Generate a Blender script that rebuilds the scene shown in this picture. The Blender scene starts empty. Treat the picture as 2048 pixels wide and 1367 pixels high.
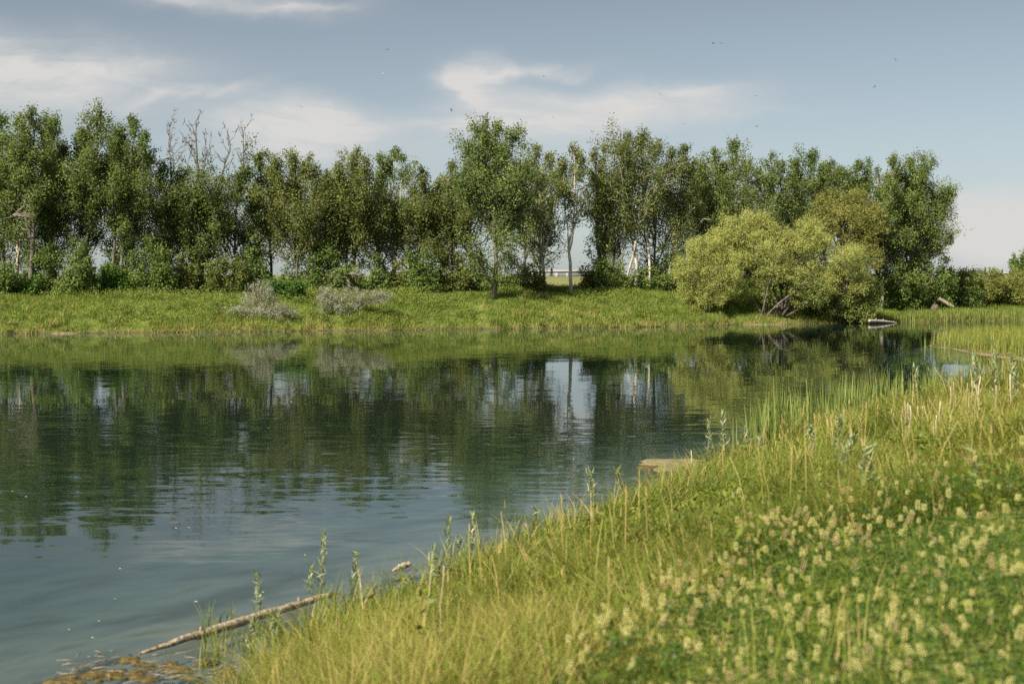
import bpy, math
import numpy as np
from mathutils import Vector

SC = bpy.context.scene
COL = SC.collection
PI = math.pi
rad = math.radians

# ------------------------------------------------------------------ camera
CAMZ = 3.5
FPX = 2844.0                       # 50 mm lens on 36 mm film, in pixels of the 2048 px photograph
PITCH = math.atan(134.5 / FPX)
cam = bpy.data.cameras.new('camera')
cam.lens = 50; cam.sensor_width = 36; cam.clip_start = 0.1; cam.clip_end = 20000
cam.dof.use_dof = True; cam.dof.focus_distance = 60; cam.dof.aperture_fstop = 2.1
cam.dof.aperture_blades = 9
camo = bpy.data.objects.new('camera', cam); COL.objects.link(camo)
camo.location = (0, 0, CAMZ); camo.rotation_euler = (PI / 2 - PITCH, 0, 0)
SC.camera = camo

def ray(px, py):
    a, b = (px - 1024) / FPX, (683.5 - py) / FPX
    c, s = math.cos(PITCH), math.sin(PITCH)
    d = np.array([a, c + b * s, -s + b * c])
    return d / d[1]
def at(px, py, D):                 # the place seen at a pixel, at distance D
    r = ray(px, py); return np.array([r[0] * D, D, CAMZ + r[2] * D])
def onz(px, py, z=0.0):
    r = ray(px, py); t = (z - CAMZ) / r[2]
    return np.array([r[0] * t, t, z])
def pxX(px, D): return (px - 1024) / FPX * D

# ------------------------------------------------------------------ noise
def _hash(ix, iy, seed):
    n = (ix.astype(np.int64) * 374761393 + iy.astype(np.int64) * 668265263 + seed * 974711) & 0x7fffffff
    n = ((n ^ (n >> 13)) * 1274126177) & 0x7fffffff
    return ((n ^ (n >> 16)) & 0xffff) / 65535.0
def vnoise(x, y, seed=0):
    x = np.asarray(x, float); y = np.asarray(y, float)
    ix, iy = np.floor(x), np.floor(y); fx, fy = x - ix, y - iy
    fx = fx * fx * (3 - 2 * fx); fy = fy * fy * (3 - 2 * fy)
    a = _hash(ix, iy, seed); b = _hash(ix + 1, iy, seed); c = _hash(ix, iy + 1, seed); d = _hash(ix + 1, iy + 1, seed)
    return (a * (1 - fx) + b * fx) * (1 - fy) + (c * (1 - fx) + d * fx) * fy
def fbm(x, y, seed=0, o=3):
    r, a, t = 0, 1.0, 0
    for k in range(o):
        r = r + a * vnoise(np.asarray(x) * 2 ** k, np.asarray(y) * 2 ** k, seed + k * 17); t += a; a *= .5
    return r / t

# ------------------------------------------------------------------ lie of the land
U = np.array([0.4755, 0.8797]); NV = np.array([0.8797, -0.4755])
_sh = [(545, 1400), (572, 1335), (650, 1292), (745, 1238), (840, 1198), (1030, 1120), (1210, 1052), (1312, 1010), (1420, 965), (1560, 905), (1700, 858), (1850, 826), (2048, 782)]
_sp = np.array([onz(a, b)[:2] for a, b in _sh])
_S = _sp @ U; _N = _sp @ NV
_S = np.concatenate([[-60, _S[0] - 4], _S, [_S[-1] + 30, 200]]); _N = np.concatenate([[_N[0] - 1, _N[0] + .7], _N, [_N[-1] + 3, _N[-1] + 10]])
def near_d(x, y):
    s = x * U[0] + y * U[1]; n = x * NV[0] + y * NV[1]
    return n - np.interp(s, _S, _N) + .35 * (vnoise(s * .9, n * .3, 5) - .5) + .25 * (vnoise(s * 2.7, n, 6) - .5)
_fs = [(-900, 676), (0, 668), (500, 663), (1000, 658), (1350, 653), (1560, 648), (1750, 645), (2048, 640), (2700, 628)]
_fp = np.array([onz(a, b)[:2] for a, b in _fs])
def far_shore(x): return np.interp(x, _fp[:, 0], _fp[:, 1])
def far_d(x, y):
    return y - far_shore(x) + 1.3 * (vnoise(x * .33, y * .12, 8) - .5) + .7 * (vnoise(x * 1.7, y * .2, 9) - .5)
def spit_d(x, y):
    r = (np.abs((x - 29.3) / 8.6) ** 4 + np.abs((y - 66) / 8.2) ** 4) ** .25
    return (1 - r) * 6 + .5 * (vnoise(x * .8, y * .8, 11) - .5)
def height(x, y):
    x = np.asarray(x, float); y = np.asarray(y, float)
    d = near_d(x, y); p = np.maximum(d, 0)
    n = np.where(d > 0, 2.1 * (1 - np.exp(-(p / 4.5) ** 1.3)), np.maximum(d * .14, -1.9))
    e = far_d(x, y); q = np.maximum(e, 0)
    k = np.clip((x - 24) / 5, 0, 1); k = k * k * (3 - 2 * k)
    prof = .16 * np.clip(q / .25, 0, 1) + 2.4 * (1 - np.exp(-(q / 4.8) ** 1.25))
    shelf = .1 * np.clip(q / .3, 0, 1) + .5 * np.clip(q / 8, 0, 1) + 1.9 / (1 + np.exp(-(q - 13) / 1.6))
    f = np.where(e > 0, prof * (1 - k) + shelf * k, np.maximum(e * .2, -1.9))
    s = spit_d(x, y); g = np.where(s > 0, .35 * (1 - np.exp(-np.maximum(s, 0) / .8)), np.maximum(s * .5, -1.9))
    z = np.maximum(np.maximum(n, f), g)
    land = np.clip(np.maximum(np.maximum(d, e), s) / 2, 0, 1)
    return z + land * (.12 * (fbm(x * .6, y * .6, 21) - .5) + .25 * (fbm(x * .13, y * .13, 22) - .5)) * np.where(y > 140, 0, 1)
def hz(x, y): return float(height(np.array([x]), np.array([y]))[0])
def hit(px, py, dz=0.0):           # where a line of sight meets the land
    r = ray(px, py)
    for D in np.arange(2, 140, .05):
        z = CAMZ + r[2] * D
        if z < hz(r[0] * D, D) + dz: return np.array([r[0] * D, D])
    return np.array([r[0] * 140, 140])

# ------------------------------------------------------------------ mesh helpers
class MB:
    def __init__(s): s.v, s.f, s.a, s.n = [], [], [], 0
    def add(s, V, F, val=0.5):
        V = np.asarray(V, np.float32).reshape(-1, 3); F = np.asarray(F, np.int64).reshape(-1, 4)
        s.v.append(V); s.f.append(F + s.n); s.n += len(V)
        s.a.append(np.broadcast_to(np.asarray(val, np.float32), (len(V),)))
    def build(s, name, mat, parent=None, smooth=False, loc=(0, 0, 0)):
        V = np.concatenate(s.v); F = np.concatenate(s.f); A = np.concatenate(s.a)
        V = V - np.asarray(loc, np.float32)
        me = bpy.data.meshes.new(name)
        me.vertices.add(len(V)); me.vertices.foreach_set('co', V.astype(np.float32).ravel())
        me.loops.add(F.size); me.loops.foreach_set('vertex_index', F.astype(np.int32).ravel())
        me.polygons.add(len(F)); me.polygons.foreach_set('loop_start', np.arange(0, F.size, 4, dtype=np.int32))
        if smooth: me.polygons.foreach_set('use_smooth', np.ones(len(F), bool))
        at_ = me.attributes.new('v', 'FLOAT', 'POINT'); at_.data.foreach_set('value', A.astype(np.float32).ravel())
        me.update(calc_edges=True); me.validate()
        me.materials.append(mat)
        o = bpy.data.objects.new(name, me); COL.objects.link(o)
        o.location = loc if parent is None else (0, 0, 0)
        if parent is not None: o.parent = parent
        return o

def tag(o, label=None, cat=None, group=None, kind=None):
    if label: o['label'] = label
    if cat: o['category'] = cat
    if group: o['group'] = group
    if kind: o['kind'] = kind
    return o
def thing(name, loc, label, cat, group=None):
    o = bpy.data.objects.new(name, None); COL.objects.link(o); o.location = loc; o.empty_display_size = .2
    return tag(o, label, cat, group)

def tube(mb, P, R, m=6, val=.5, wob=0.0, rng=None):
    P = np.asarray(P, float); k = len(P); R = np.broadcast_to(np.asarray(R, float), (k,))
    T = np.gradient(P, axis=0); T /= np.linalg.norm(T, axis=1, keepdims=True) + 1e-9
    ref = np.array([0, 1., 0]) if abs(T[:, 1]).mean() < .8 else np.array([1., 0, 0])
    B = np.cross(T, ref); B /= np.linalg.norm(B, axis=1, keepdims=True) + 1e-9
    N = np.cross(B, T)
    a = np.arange(m) / m * 2 * PI
    rr = R[:, None]
    if wob and rng is not None: rr = rr * (1 + wob * (rng.random((k, m)) - .5))
    else: rr = rr * np.ones((k, m))
    V = P[:, None] + rr[..., None] * (np.cos(a)[None, :, None] * B[:, None] + np.sin(a)[None, :, None] * N[:, None])
    i = np.arange(k - 1)[:, None] * m; j = np.arange(m)[None]
    F = np.stack([i + j, i + (j + 1) % m, i + m + (j + 1) % m, i + m + j], -1).reshape(-1, 4)
    V = np.concatenate([V.reshape(-1, 3), P[:1], P[-1:]])
    e0, e1 = k * m, k * m + 1
    caps = []
    for q in range(0, m, 2):
        caps.append([e0, (q + 2) % m, (q + 1) % m, q]); b = (k - 1) * m
        caps.append([e1, b + q, b + (q + 1) % m, b + (q + 2) % m])
    mb.add(V, np.concatenate([F, np.array(caps)]), val)

def box(mb, a, b):
    x0, y0, z0 = a; x1, y1, z1 = b
    V = [(x0, y0, z0), (x1, y0, z0), (x1, y1, z0), (x0, y1, z0), (x0, y0, z1), (x1, y0, z1), (x1, y1, z1), (x0, y1, z1)]
    mb.add(V, [[0, 3, 2, 1], [4, 5, 6, 7], [0, 1, 5, 4], [1, 2, 6, 5], [2, 3, 7, 6], [3, 0, 4, 7]])
def unit(v): return v / (np.linalg.norm(v, axis=-1, keepdims=True) + 1e-9)
def leaves(mb, C, size, aspect, val, rng, up=.35, out=None, droop=0.0, tang=None):
    n = len(C); C = np.asarray(C, float)
    Nn = rng.normal(size=(n, 3)); Nn[:, 2] = Nn[:, 2] + up * 2
    if out is not None: Nn += out * .9
    Nn = unit(Nn)
    T = rng.normal(size=(n, 3)) if tang is None else tang + .35 * rng.normal(size=(n, 3))
    T[:, 2] -= droop
    T = unit(T - Nn * (T * Nn).sum(1, keepdims=True)); S = np.cross(Nn, T)
    L = size * (.65 + .7 * rng.random(n))[:, None]; W = L * aspect
    fold = Nn * W * .18
    V = np.stack([C - T * L * .5, C + S * W * .5 + fold, C + T * L * .5, C - S * W * .5 + fold], 1)
    mb.add(V.reshape(-1, 3), np.arange(n * 4).reshape(-1, 4), np.repeat(val, 4))

def blades(mb, B, L, w, rng, bend=.5, val=None, seg=3, lean=None, taper=.1, head=None):
    n = len(B); L = np.broadcast_to(L, (n,)); w = np.broadcast_to(w, (n,))
    h = rng.random(n) * 2 * PI if head is None else head
    H = np.stack([np.cos(h), np.sin(h), np.zeros(n)], 1)
    a = h + PI / 2 + rng.normal(size=n) * .5
    S = np.stack([np.cos(a), np.sin(a), np.zeros(n)], 1)
    bd = (bend * (.3 + 1.2 * rng.random(n)))[:, None]
    ln = 0 if lean is None else lean
    t = np.linspace(0, 1, seg + 1); rows = []
    for k, tt in enumerate(t):
        P = B + H * (bd * L[:, None] * (tt ** 2 * .8 + tt * .12)) + (ln * tt * L[:, None] if lean is not None else 0)
        P = P + np.array([0, 0, 1.]) * (L[:, None] * tt * (1 - .42 * bd * tt))
        ww = w * (1 - (1 - taper) * tt ** 1.6) * .5
        rows.append(np.stack([P - S * ww[:, None], P + S * ww[:, None]], 1))
    V = np.stack(rows, 1)                               # n, seg+1, 2, 3
    q = np.array([[2 * k, 2 * k + 1, 2 * k + 3, 2 * k + 2] for k in range(seg)])
    m = 2 * (seg + 1)
    F = (np.arange(n)[:, None, None] * m + q[None]).reshape(-1, 4)
    if val is None: val = rng.random(n)
    mb.add(V.reshape(-1, 3), F, np.repeat(val, m))

# ------------------------------------------------------------------ materials
def newmat(name):
    m = bpy.data.materials.new(name); m.use_nodes = True
    nt = m.node_tree; nt.nodes.clear()
    return m, nt, nt.nodes, nt.links
def ramp(ns, stops):
    r = ns.new('ShaderNodeValToRGB'); e = r.color_ramp.elements
    while len(e) < len(stops): e.new(.5)
    for k, (p, c) in enumerate(stops): e[k].position = p; e[k].color = (*c, 1)
    return r
def leaf_mat(name, stops, trans=.3, rough=.55, spec=.25, nscale=0.0):
    m, nt, ns, ls = newmat(name)
    a = ns.new('ShaderNodeAttribute'); a.attribute_name = 'v'
    r = ramp(ns, stops); src = a.outputs['Fac']
    if nscale:
        g = ns.new('ShaderNodeNewGeometry'); n = ns.new('ShaderNodeTexNoise'); n.inputs['Scale'].default_value = nscale
        ls.new(g.outputs['Position'], n.inputs['Vector'])
        ad = ns.new('ShaderNodeMath'); ad.operation = 'MULTIPLY_ADD'; ad.inputs[1].default_value = .7
        sb = ns.new('ShaderNodeMath'); sb.operation = 'SUBTRACT'; sb.inputs[1].default_value = .5
        ls.new(n.outputs['Fac'], sb.inputs[0]); ls.new(sb.outputs[0], ad.inputs[0]); ls.new(src, ad.inputs[2]); src = ad.outputs[0]
    ls.new(src, r.inputs['Fac'])
    p = ns.new('ShaderNodeBsdfPrincipled'); p.inputs['Roughness'].default_value = rough; p.inputs['Specular IOR Level'].default_value = spec
    t = ns.new('ShaderNodeBsdfTranslucent'); mx = ns.new('ShaderNodeMixShader'); mx.inputs['Fac'].default_value = trans
    ls.new(r.outputs['Color'], p.inputs['Base Color']); ls.new(r.outputs['Color'], t.inputs['Color'])
    ls.new(p.outputs[0], mx.inputs[1]); ls.new(t.outputs[0], mx.inputs[2])
    o = ns.new('ShaderNodeOutputMaterial'); ls.new(mx.outputs[0], o.inputs['Surface'])
    return m
def noise_mat(name, stops, scale=4.0, stretch=(1, 1, 1), rough=.85, bump=.3, detail=6, spec=.2):
    m, nt, ns, ls = newmat(name)
    g = ns.new('ShaderNodeNewGeometry'); mp = ns.new('ShaderNodeVectorMath'); mp.operation = 'MULTIPLY'; mp.inputs[1].default_value = stretch
    n = ns.new('ShaderNodeTexNoise'); n.inputs['Scale'].default_value = scale; n.inputs['Detail'].default_value = detail; n.inputs['Roughness'].default_value = .65
    ls.new(g.outputs['Position'], mp.inputs[0]); ls.new(mp.outputs[0], n.inputs['Vector'])
    r = ramp(ns, stops); ls.new(n.outputs['Fac'], r.inputs['Fac'])
    p = ns.new('ShaderNodeBsdfPrincipled'); p.inputs['Roughness'].default_value = rough; p.inputs['Specular IOR Level'].default_value = spec
    ls.new(r.outputs['Color'], p.inputs['Base Color'])
    b = ns.new('ShaderNodeBump'); b.inputs['Strength'].default_value = bump; b.inputs['Distance'].default_value = .02
    ls.new(n.outputs['Fac'], b.inputs['Height']); ls.new(b.outputs[0], p.inputs['Normal'])
    o = ns.new('ShaderNodeOutputMaterial'); ls.new(p.outputs[0], o.inputs['Surface'])
    return m

M = {}
M['poplar'] = leaf_mat('poplar_leaf', [(0, (0.082, 0.126, 0.031)), (.5, (0.168, 0.228, 0.057)), (.85, (0.259, 0.315, 0.092)), (1, (0.384, 0.417, 0.176))], 0.42, .6, .14)
M['cottonwood'] = leaf_mat('cottonwood_leaf', [(0, (0.094, 0.144, 0.038)), (.5, (0.193, 0.257, 0.077)), (.85, (0.306, 0.369, 0.125)), (1, (0.454, 0.503, 0.230))], 0.42, .6, .14)
M['olive'] = leaf_mat('olive_leaf', [(0, (0.099, 0.128, 0.034)), (.5, (0.198, 0.232, 0.060)), (.85, (0.293, 0.310, 0.098)), (1, (0.396, 0.390, 0.166))], 0.42, .6, .14)
M['willow'] = leaf_mat('willow_leaf', [(0, (0.260, 0.302, 0.081)), (.45, (0.444, 0.478, 0.143)), (.8, (0.580, 0.585, 0.212)), (1, (0.637, 0.524, 0.258))], 0.42, .6, .14)
M['willow_brown'] = leaf_mat('willow_brown_leaf', [(0, (.16, .19, .048)), (.45, (.31, .325, .088)), (.8, (.44, .42, .14)), (1, (.52, .38, .18))], 0.42, .6, .14)
M['willow_green'] = leaf_mat('willow_green_leaf', [(0, (.13, .18, .045)), (.5, (.28, .33, .088)), (.85, (.42, .44, .145)), (1, (.52, .48, .22))], 0.42, .6, .14)
M['shrub'] = leaf_mat('shrub_leaf', [(0, (0.084, 0.138, 0.034)), (.5, (0.174, 0.243, 0.060)), (1, (0.291, 0.366, 0.108))], 0.4, .6, .14)
M['bright_shrub'] = leaf_mat('bright_shrub_leaf', [(0, (.05, .11, .015)), (.5, (.10, .20, .03)), (1, (.16, .26, .05))], .35, .5, .3)
M['silver'] = leaf_mat('silver_leaf', [(0, (.20, .215, .14)), (.5, (.36, .375, .26)), (1, (.56, .55, .42))], 0.3, .6, .3)
M['hedge'] = leaf_mat('hedge_leaf', [(0, (0.114, 0.149, 0.034)), (.5, (0.240, 0.265, 0.067)), (1, (0.397, 0.362, 0.122))], 0.4, .6, .14)
M['conifer'] = leaf_mat('conifer_needle', [(0, (.02, .035, .022)), (1, (.05, .075, .045))], .1, .6, .2)
M['grass'] = leaf_mat('grass_blade', [(0, (0.100, 0.160, 0.018)), (.35, (0.216, 0.260, 0.038)), (.65, (0.348, 0.351, 0.071)), (.82, (0.485, 0.400, 0.126)), (1, (0.590, 0.430, 0.195))], .38, .5, .3)
M['far_grass'] = leaf_mat('far_grass_blade', [(0, (0.111, 0.173, 0.029)), (.4, (0.202, 0.269, 0.050)), (.75, (0.343, 0.356, 0.096)), (.9, (0.423, 0.345, 0.128)), (1, (0.423, 0.285, 0.137))], .4, .55, .2)
M['reed'] = leaf_mat('reed_blade', [(0, (0.103, 0.163, 0.034)), (.5, (0.200, 0.260, 0.059)), (.85, (0.327, 0.362, 0.104)), (1, (0.557, 0.471, 0.198))], .35, .45, .35)
M['dry'] = leaf_mat('dry_stalk', [(0, (.34, .27, .16)), (.6, (.52, .43, .28)), (1, (.66, .58, .42))], .15, .7, .15)
M['vetch'] = leaf_mat('vetch_leaf', [(0, (0.029, 0.073, 0.010)), (.6, (0.064, 0.133, 0.019)), (1, (0.156, 0.207, 0.042))], .35, .45, .35)
M['flower'] = leaf_mat('flower_petal', [(0, (.42, .43, .11)), (.5, (.64, .60, .20)), (1, (.82, .78, .42))], .3, .6, .2)
M['flower_tan'] = leaf_mat('withered_petal', [(0, (.34, .27, .10)), (.5, (.52, .43, .19)), (1, (.66, .57, .30))], .3, .7, .15)
M['purple'] = leaf_mat('purple_petal', [(0, (.16, .08, .13)), (1, (.36, .22, .30))], .3, .6, .2)
M['sapling'] = leaf_mat('willow_shoot_leaf', [(0, (.15, .205, .075)), (.5, (.28, .345, .15)), (1, (.46, .49, .29))], .3, .4, .4)
M['bark'] = noise_mat('grey_bark', [(.3, (.065, .055, .045)), (.55, (.165, .142, .118)), (.8, (.32, .285, .245))], 3, (3, 3, .6), .9, .6)
M['pale_bark'] = noise_mat('pale_bark', [(.25, (.14, .12, .09)), (.42, (.42, .375, .31)), (.8, (.66, .61, .53))], 2.5, (2, 2, 1), .8, .4)
M['dark_bark'] = noise_mat('dark_willow_bark', [(.3, (.04, .033, .026)), (.55, (.10, .085, .068)), (.8, (.18, .155, .13))], 3, (3, 3, .6), .9, .6)
M['twig'] = noise_mat('dead_twig', [(.3, (.16, .13, .10)), (.7, (.38, .33, .27))], 6, (1, 1, 1), .9, .3)
M['driftwood'] = noise_mat('driftwood', [(.34, (.07, .05, .032)), (.46, (.30, .235, .165)), (.6, (.48, .40, .30)), (.75, (.60, .52, .42))], 22, (1, 1, 1), .85, .9)
M['white_wood'] = noise_mat('bleached_wood', [(.3, (.24, .21, .17)), (.7, (.52, .48, .41))], 5, (1, 1, 1), .8, .5)
M['bird'] = noise_mat('dark_feather', [(.3, (.03, .03, .035)), (.7, (.10, .10, .11))], 8)
M['white_bird'] = noise_mat('white_feather', [(.3, (.62, .62, .62)), (.7, (.82, .82, .80))], 8)
M['algae'] = noise_mat('algae_mat', [(.25, (.035, .030, .016)), (.45, (.080, .060, .022)), (.62, (.14, .105, .036)), (.8, (.28, .21, .11))], 16, (1, 1, 1), .9, .8, 8)
M['tan_mat'] = noise_mat('dry_algae_mat', [(.28, (.08, .068, .036)), (.5, (.21, .18, .095)), (.72, (.36, .31, .19))], 9, (.6, 1.6, 1), .9, .9, 8)
M['mud'] = noise_mat('mud', [(.3, (.10, .075, .045)), (.7, (.27, .21, .13))], 3, (1, 1, 1), .9, .6)
M['debris'] = noise_mat('floating_leaf', [(.3, (.42, .36, .15)), (.7, (.72, .64, .42))], 5)
M['wall'] = noise_mat('pale_cladding', [(.3, (.17, .175, .17)), (.7, (.22, .225, .22))], .3, (1, 1, .1), .7, .05)
M['roof'] = noise_mat('white_roof', [(.3, (.27, .275, .28)), (.7, (.33, .335, .34))], .3, (1, 1, 1), .6, .05)
M['darkpanel'] = noise_mat('grey_panel', [(.3, (.22, .24, .27)), (.7, (.30, .32, .35))], .3, (1, 1, .1), .5, .05)
M['metal'] = noise_mat('grey_metal', [(.3, (.30, .31, .32)), (.7, (.38, .39, .40))], 2)

# ------------------------------------------------------------------ sky and sun
SUN = np.array([-.64, -.77, 0.0]); SUN /= np.linalg.norm(SUN)
EL = rad(41)
sdir = Vector((SUN[0] * math.cos(EL), SUN[1] * math.cos(EL), math.sin(EL)))
sl = bpy.data.lights.new('sun', 'SUN'); sl.energy = 5.0; sl.angle = rad(.55); sl.color = (1, .915, .755)
so = bpy.data.objects.new('sun', sl); COL.objects.link(so); so.location = (-30, -20, 60)
so.rotation_euler = (-sdir).to_track_quat('-Z', 'Y').to_euler()

W = bpy.data.worlds.new('World'); SC.world = W; W.use_nodes = True
nt = W.node_tree; ns, ls = nt.nodes, nt.links; ns.clear()
def val(x):
    return x
def MA(op, a, b=None, c=None, clamp=False):
    n = ns.new('ShaderNodeMath'); n.operation = op; n.use_clamp = clamp
    for k, x in enumerate((a, b, c)):
        if x is None: continue
        if isinstance(x, (int, float)): n.inputs[k].default_value = x
        else: ls.new(x, n.inputs[k])
    return n.outputs[0]
tc = ns.new('ShaderNodeTexCoord'); sep = ns.new('ShaderNodeSeparateXYZ'); ls.new(tc.outputs['Generated'], sep.inputs[0])
sx, sy, sz = sep.outputs
az = MA('ARCTAN2', sx, sy); el = MA('ARCSINE', sz)
cmb = ns.new('ShaderNodeCombineXYZ'); ls.new(az, cmb.inputs[0]); ls.new(el, cmb.inputs[1])
def wnoise(scale, stretch, detail=5, rough=.55, off=(0, 0, 0), dist=0.0):
    v = ns.new('ShaderNodeVectorMath'); v.operation = 'MULTIPLY_ADD'; ls.new(cmb.outputs[0], v.inputs[0]); v.inputs[1].default_value = stretch; v.inputs[2].default_value = off
    n = ns.new('ShaderNodeTexNoise'); ls.new(v.outputs[0], n.inputs['Vector']); n.inputs['Scale'].default_value = scale
    n.inputs['Detail'].default_value = detail; n.inputs['Roughness'].default_value = rough; n.inputs['Distortion'].default_value = dist
    return n.outputs['Fac']
w1 = MA('SUBTRACT', wnoise(9, (1, 1.6, 1)), .5); w2 = MA('SUBTRACT', wnoise(9, (1, 1.6, 1), off=(3, 7, 0)), .5)
u = MA('MULTIPLY_ADD', w1, .11, az); v = MA('MULTIPLY_ADD', w2, .040, el)
f1 = MA('SUBTRACT', wnoise(26, (1, 1.6, 1), 4, off=(9, 2, 0)), .5)
v = MA('MULTIPLY_ADD', f1, .012, v)
streak = wnoise(20, (.6, 2.6, 1), 8, .66, (1, 4, 0), .9)
def blob(px, py, spx, spy, amp, tilt=0.0, pw=2.0):
    cu, cv = math.atan((px - 1024) / FPX), math.atan((549 - py) / FPX); su, sv = spx / FPX, spy / FPX
    du = MA('SUBTRACT', u, cu); dv = MA('SUBTRACT', v, cv)
    if tilt: dv = MA('SUBTRACT', dv, MA('MULTIPLY', du, tilt))
    a = MA('MULTIPLY', du, 1 / su); b = MA('MULTIPLY', dv, 1 / sv)
    r2 = MA('ADD', MA('MULTIPLY', a, a), MA('MULTIPLY', b, b))
    if pw != 2.0: r2 = MA('POWER', r2, pw / 2)
    return MA('MULTIPLY', MA('EXPONENT', MA('MULTIPLY', r2, -1)), amp)
bl = None
for b in [(60, 182, 260, 68, 1.3, -.02), (250, 160, 120, 26, .5, .0), (400, 208, 110, 14, .65, .25), (590, 262, 135, 54, 1.25, -.05, 3), (690, 250, 90, 18, .4),
          (950, 165, 85, 50, 1.05, -.1, 3), (1040, 150, 110, 14, .75, .1), (1170, 232, 300, 50, 1.1, .06, 3), (925, 188, 50, 24, .7, -.3), (1000, 262, 180, 12, .6), (1330, 195, 130, 12, .35, .1),
          (470, 8, 190, 26, .85, -.06), (310, 0, 60, 14, .4, -.3), (640, 18, 90, 9, .4, .05), (1520, 240, 160, 9, .25, .05), (850, 300, 500, 40, .3),
          (1985, 468, 130, 84, 1.15, 0, 6), (1890, 400, 40, 30, .3), (2300, 440, 300, 70, .8, 0, 3), (-420, 170, 330, 70, .9), (-300, 420, 400, 40, .5)]:
    o_ = blob(*b); bl = o_ if bl is None else MA('ADD', bl, o_)
# thin cirrus added over the unseen upper sky, for fill light and brighter water
fill_cirrus = MA('MULTIPLY', MA('MULTIPLY', MA('SUBTRACT', wnoise(2.2, (1, 2.4, 1), 6, .55, (5, 5, 0), .8), .40, clamp=True), 3.6, clamp=True), MA('MULTIPLY', MA('SUBTRACT', el, .195, clamp=True), 7, clamp=True))
mask = MA('MULTIPLY', bl, MA('MULTIPLY_ADD', streak, 2.3, -.12))
mask = MA('MULTIPLY', MA('ADD', mask, MA('MULTIPLY', fill_cirrus, 1.0)), .72, clamp=True)
# haze near the horizon
hzv = MA('MULTIPLY', MA('EXPONENT', MA('MULTIPLY', MA('MAXIMUM', el, 0), -9.0)), .42)
sky = ns.new('ShaderNodeTexSky'); sky.sky_type = 'NISHITA'; sky.sun_disc = False
sky.sun_elevation = EL; sky.sun_rotation = math.atan2(sdir.x, sdir.y); sky.air_density = 1.0; sky.dust_density = 1.6; sky.ozone_density = 1.0; sky.altitude = 1000
hs = ns.new('ShaderNodeHueSaturation'); hs.inputs['Saturation'].default_value = .57; hs.inputs['Value'].default_value = 1.0; ls.new(sky.outputs[0], hs.inputs['Color'])
def mixc(fac, a, b):
    n = ns.new('ShaderNodeMix'); n.data_type = 'RGBA'; ls.new(fac, n.inputs['Factor'])
    for x, s in ((a, n.inputs[6]), (b, n.inputs[7])):
        if isinstance(x, tuple): s.default_value = (*x, 1)
        else: ls.new(x, s)
    return n.outputs[2]
tint = ns.new('ShaderNodeMix'); tint.data_type = 'RGBA'; tint.blend_type = 'MULTIPLY'; tint.inputs['Factor'].default_value = 1
ls.new(hs.outputs[0], tint.inputs[6]); deep = MA('MAXIMUM', MA('MULTIPLY_ADD', MA('MAXIMUM', el, 0), -1.75, 1.10), .74)
tcol = ns.new('ShaderNodeCombineXYZ'); ls.new(MA('MULTIPLY', deep, .925), tcol.inputs[0]); ls.new(MA('MULTIPLY', deep, .985), tcol.inputs[1]); ls.new(deep, tcol.inputs[2]); ls.new(tcol.outputs[0], tint.inputs[7])
c1 = mixc(hzv, tint.outputs[2], (5.1, 5.75, 6.0))
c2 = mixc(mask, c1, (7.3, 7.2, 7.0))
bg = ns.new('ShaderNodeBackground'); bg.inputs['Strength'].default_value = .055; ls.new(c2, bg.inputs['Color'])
wo = ns.new('ShaderNodeOutputWorld'); ls.new(bg.outputs[0], wo.inputs['Surface'])

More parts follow.
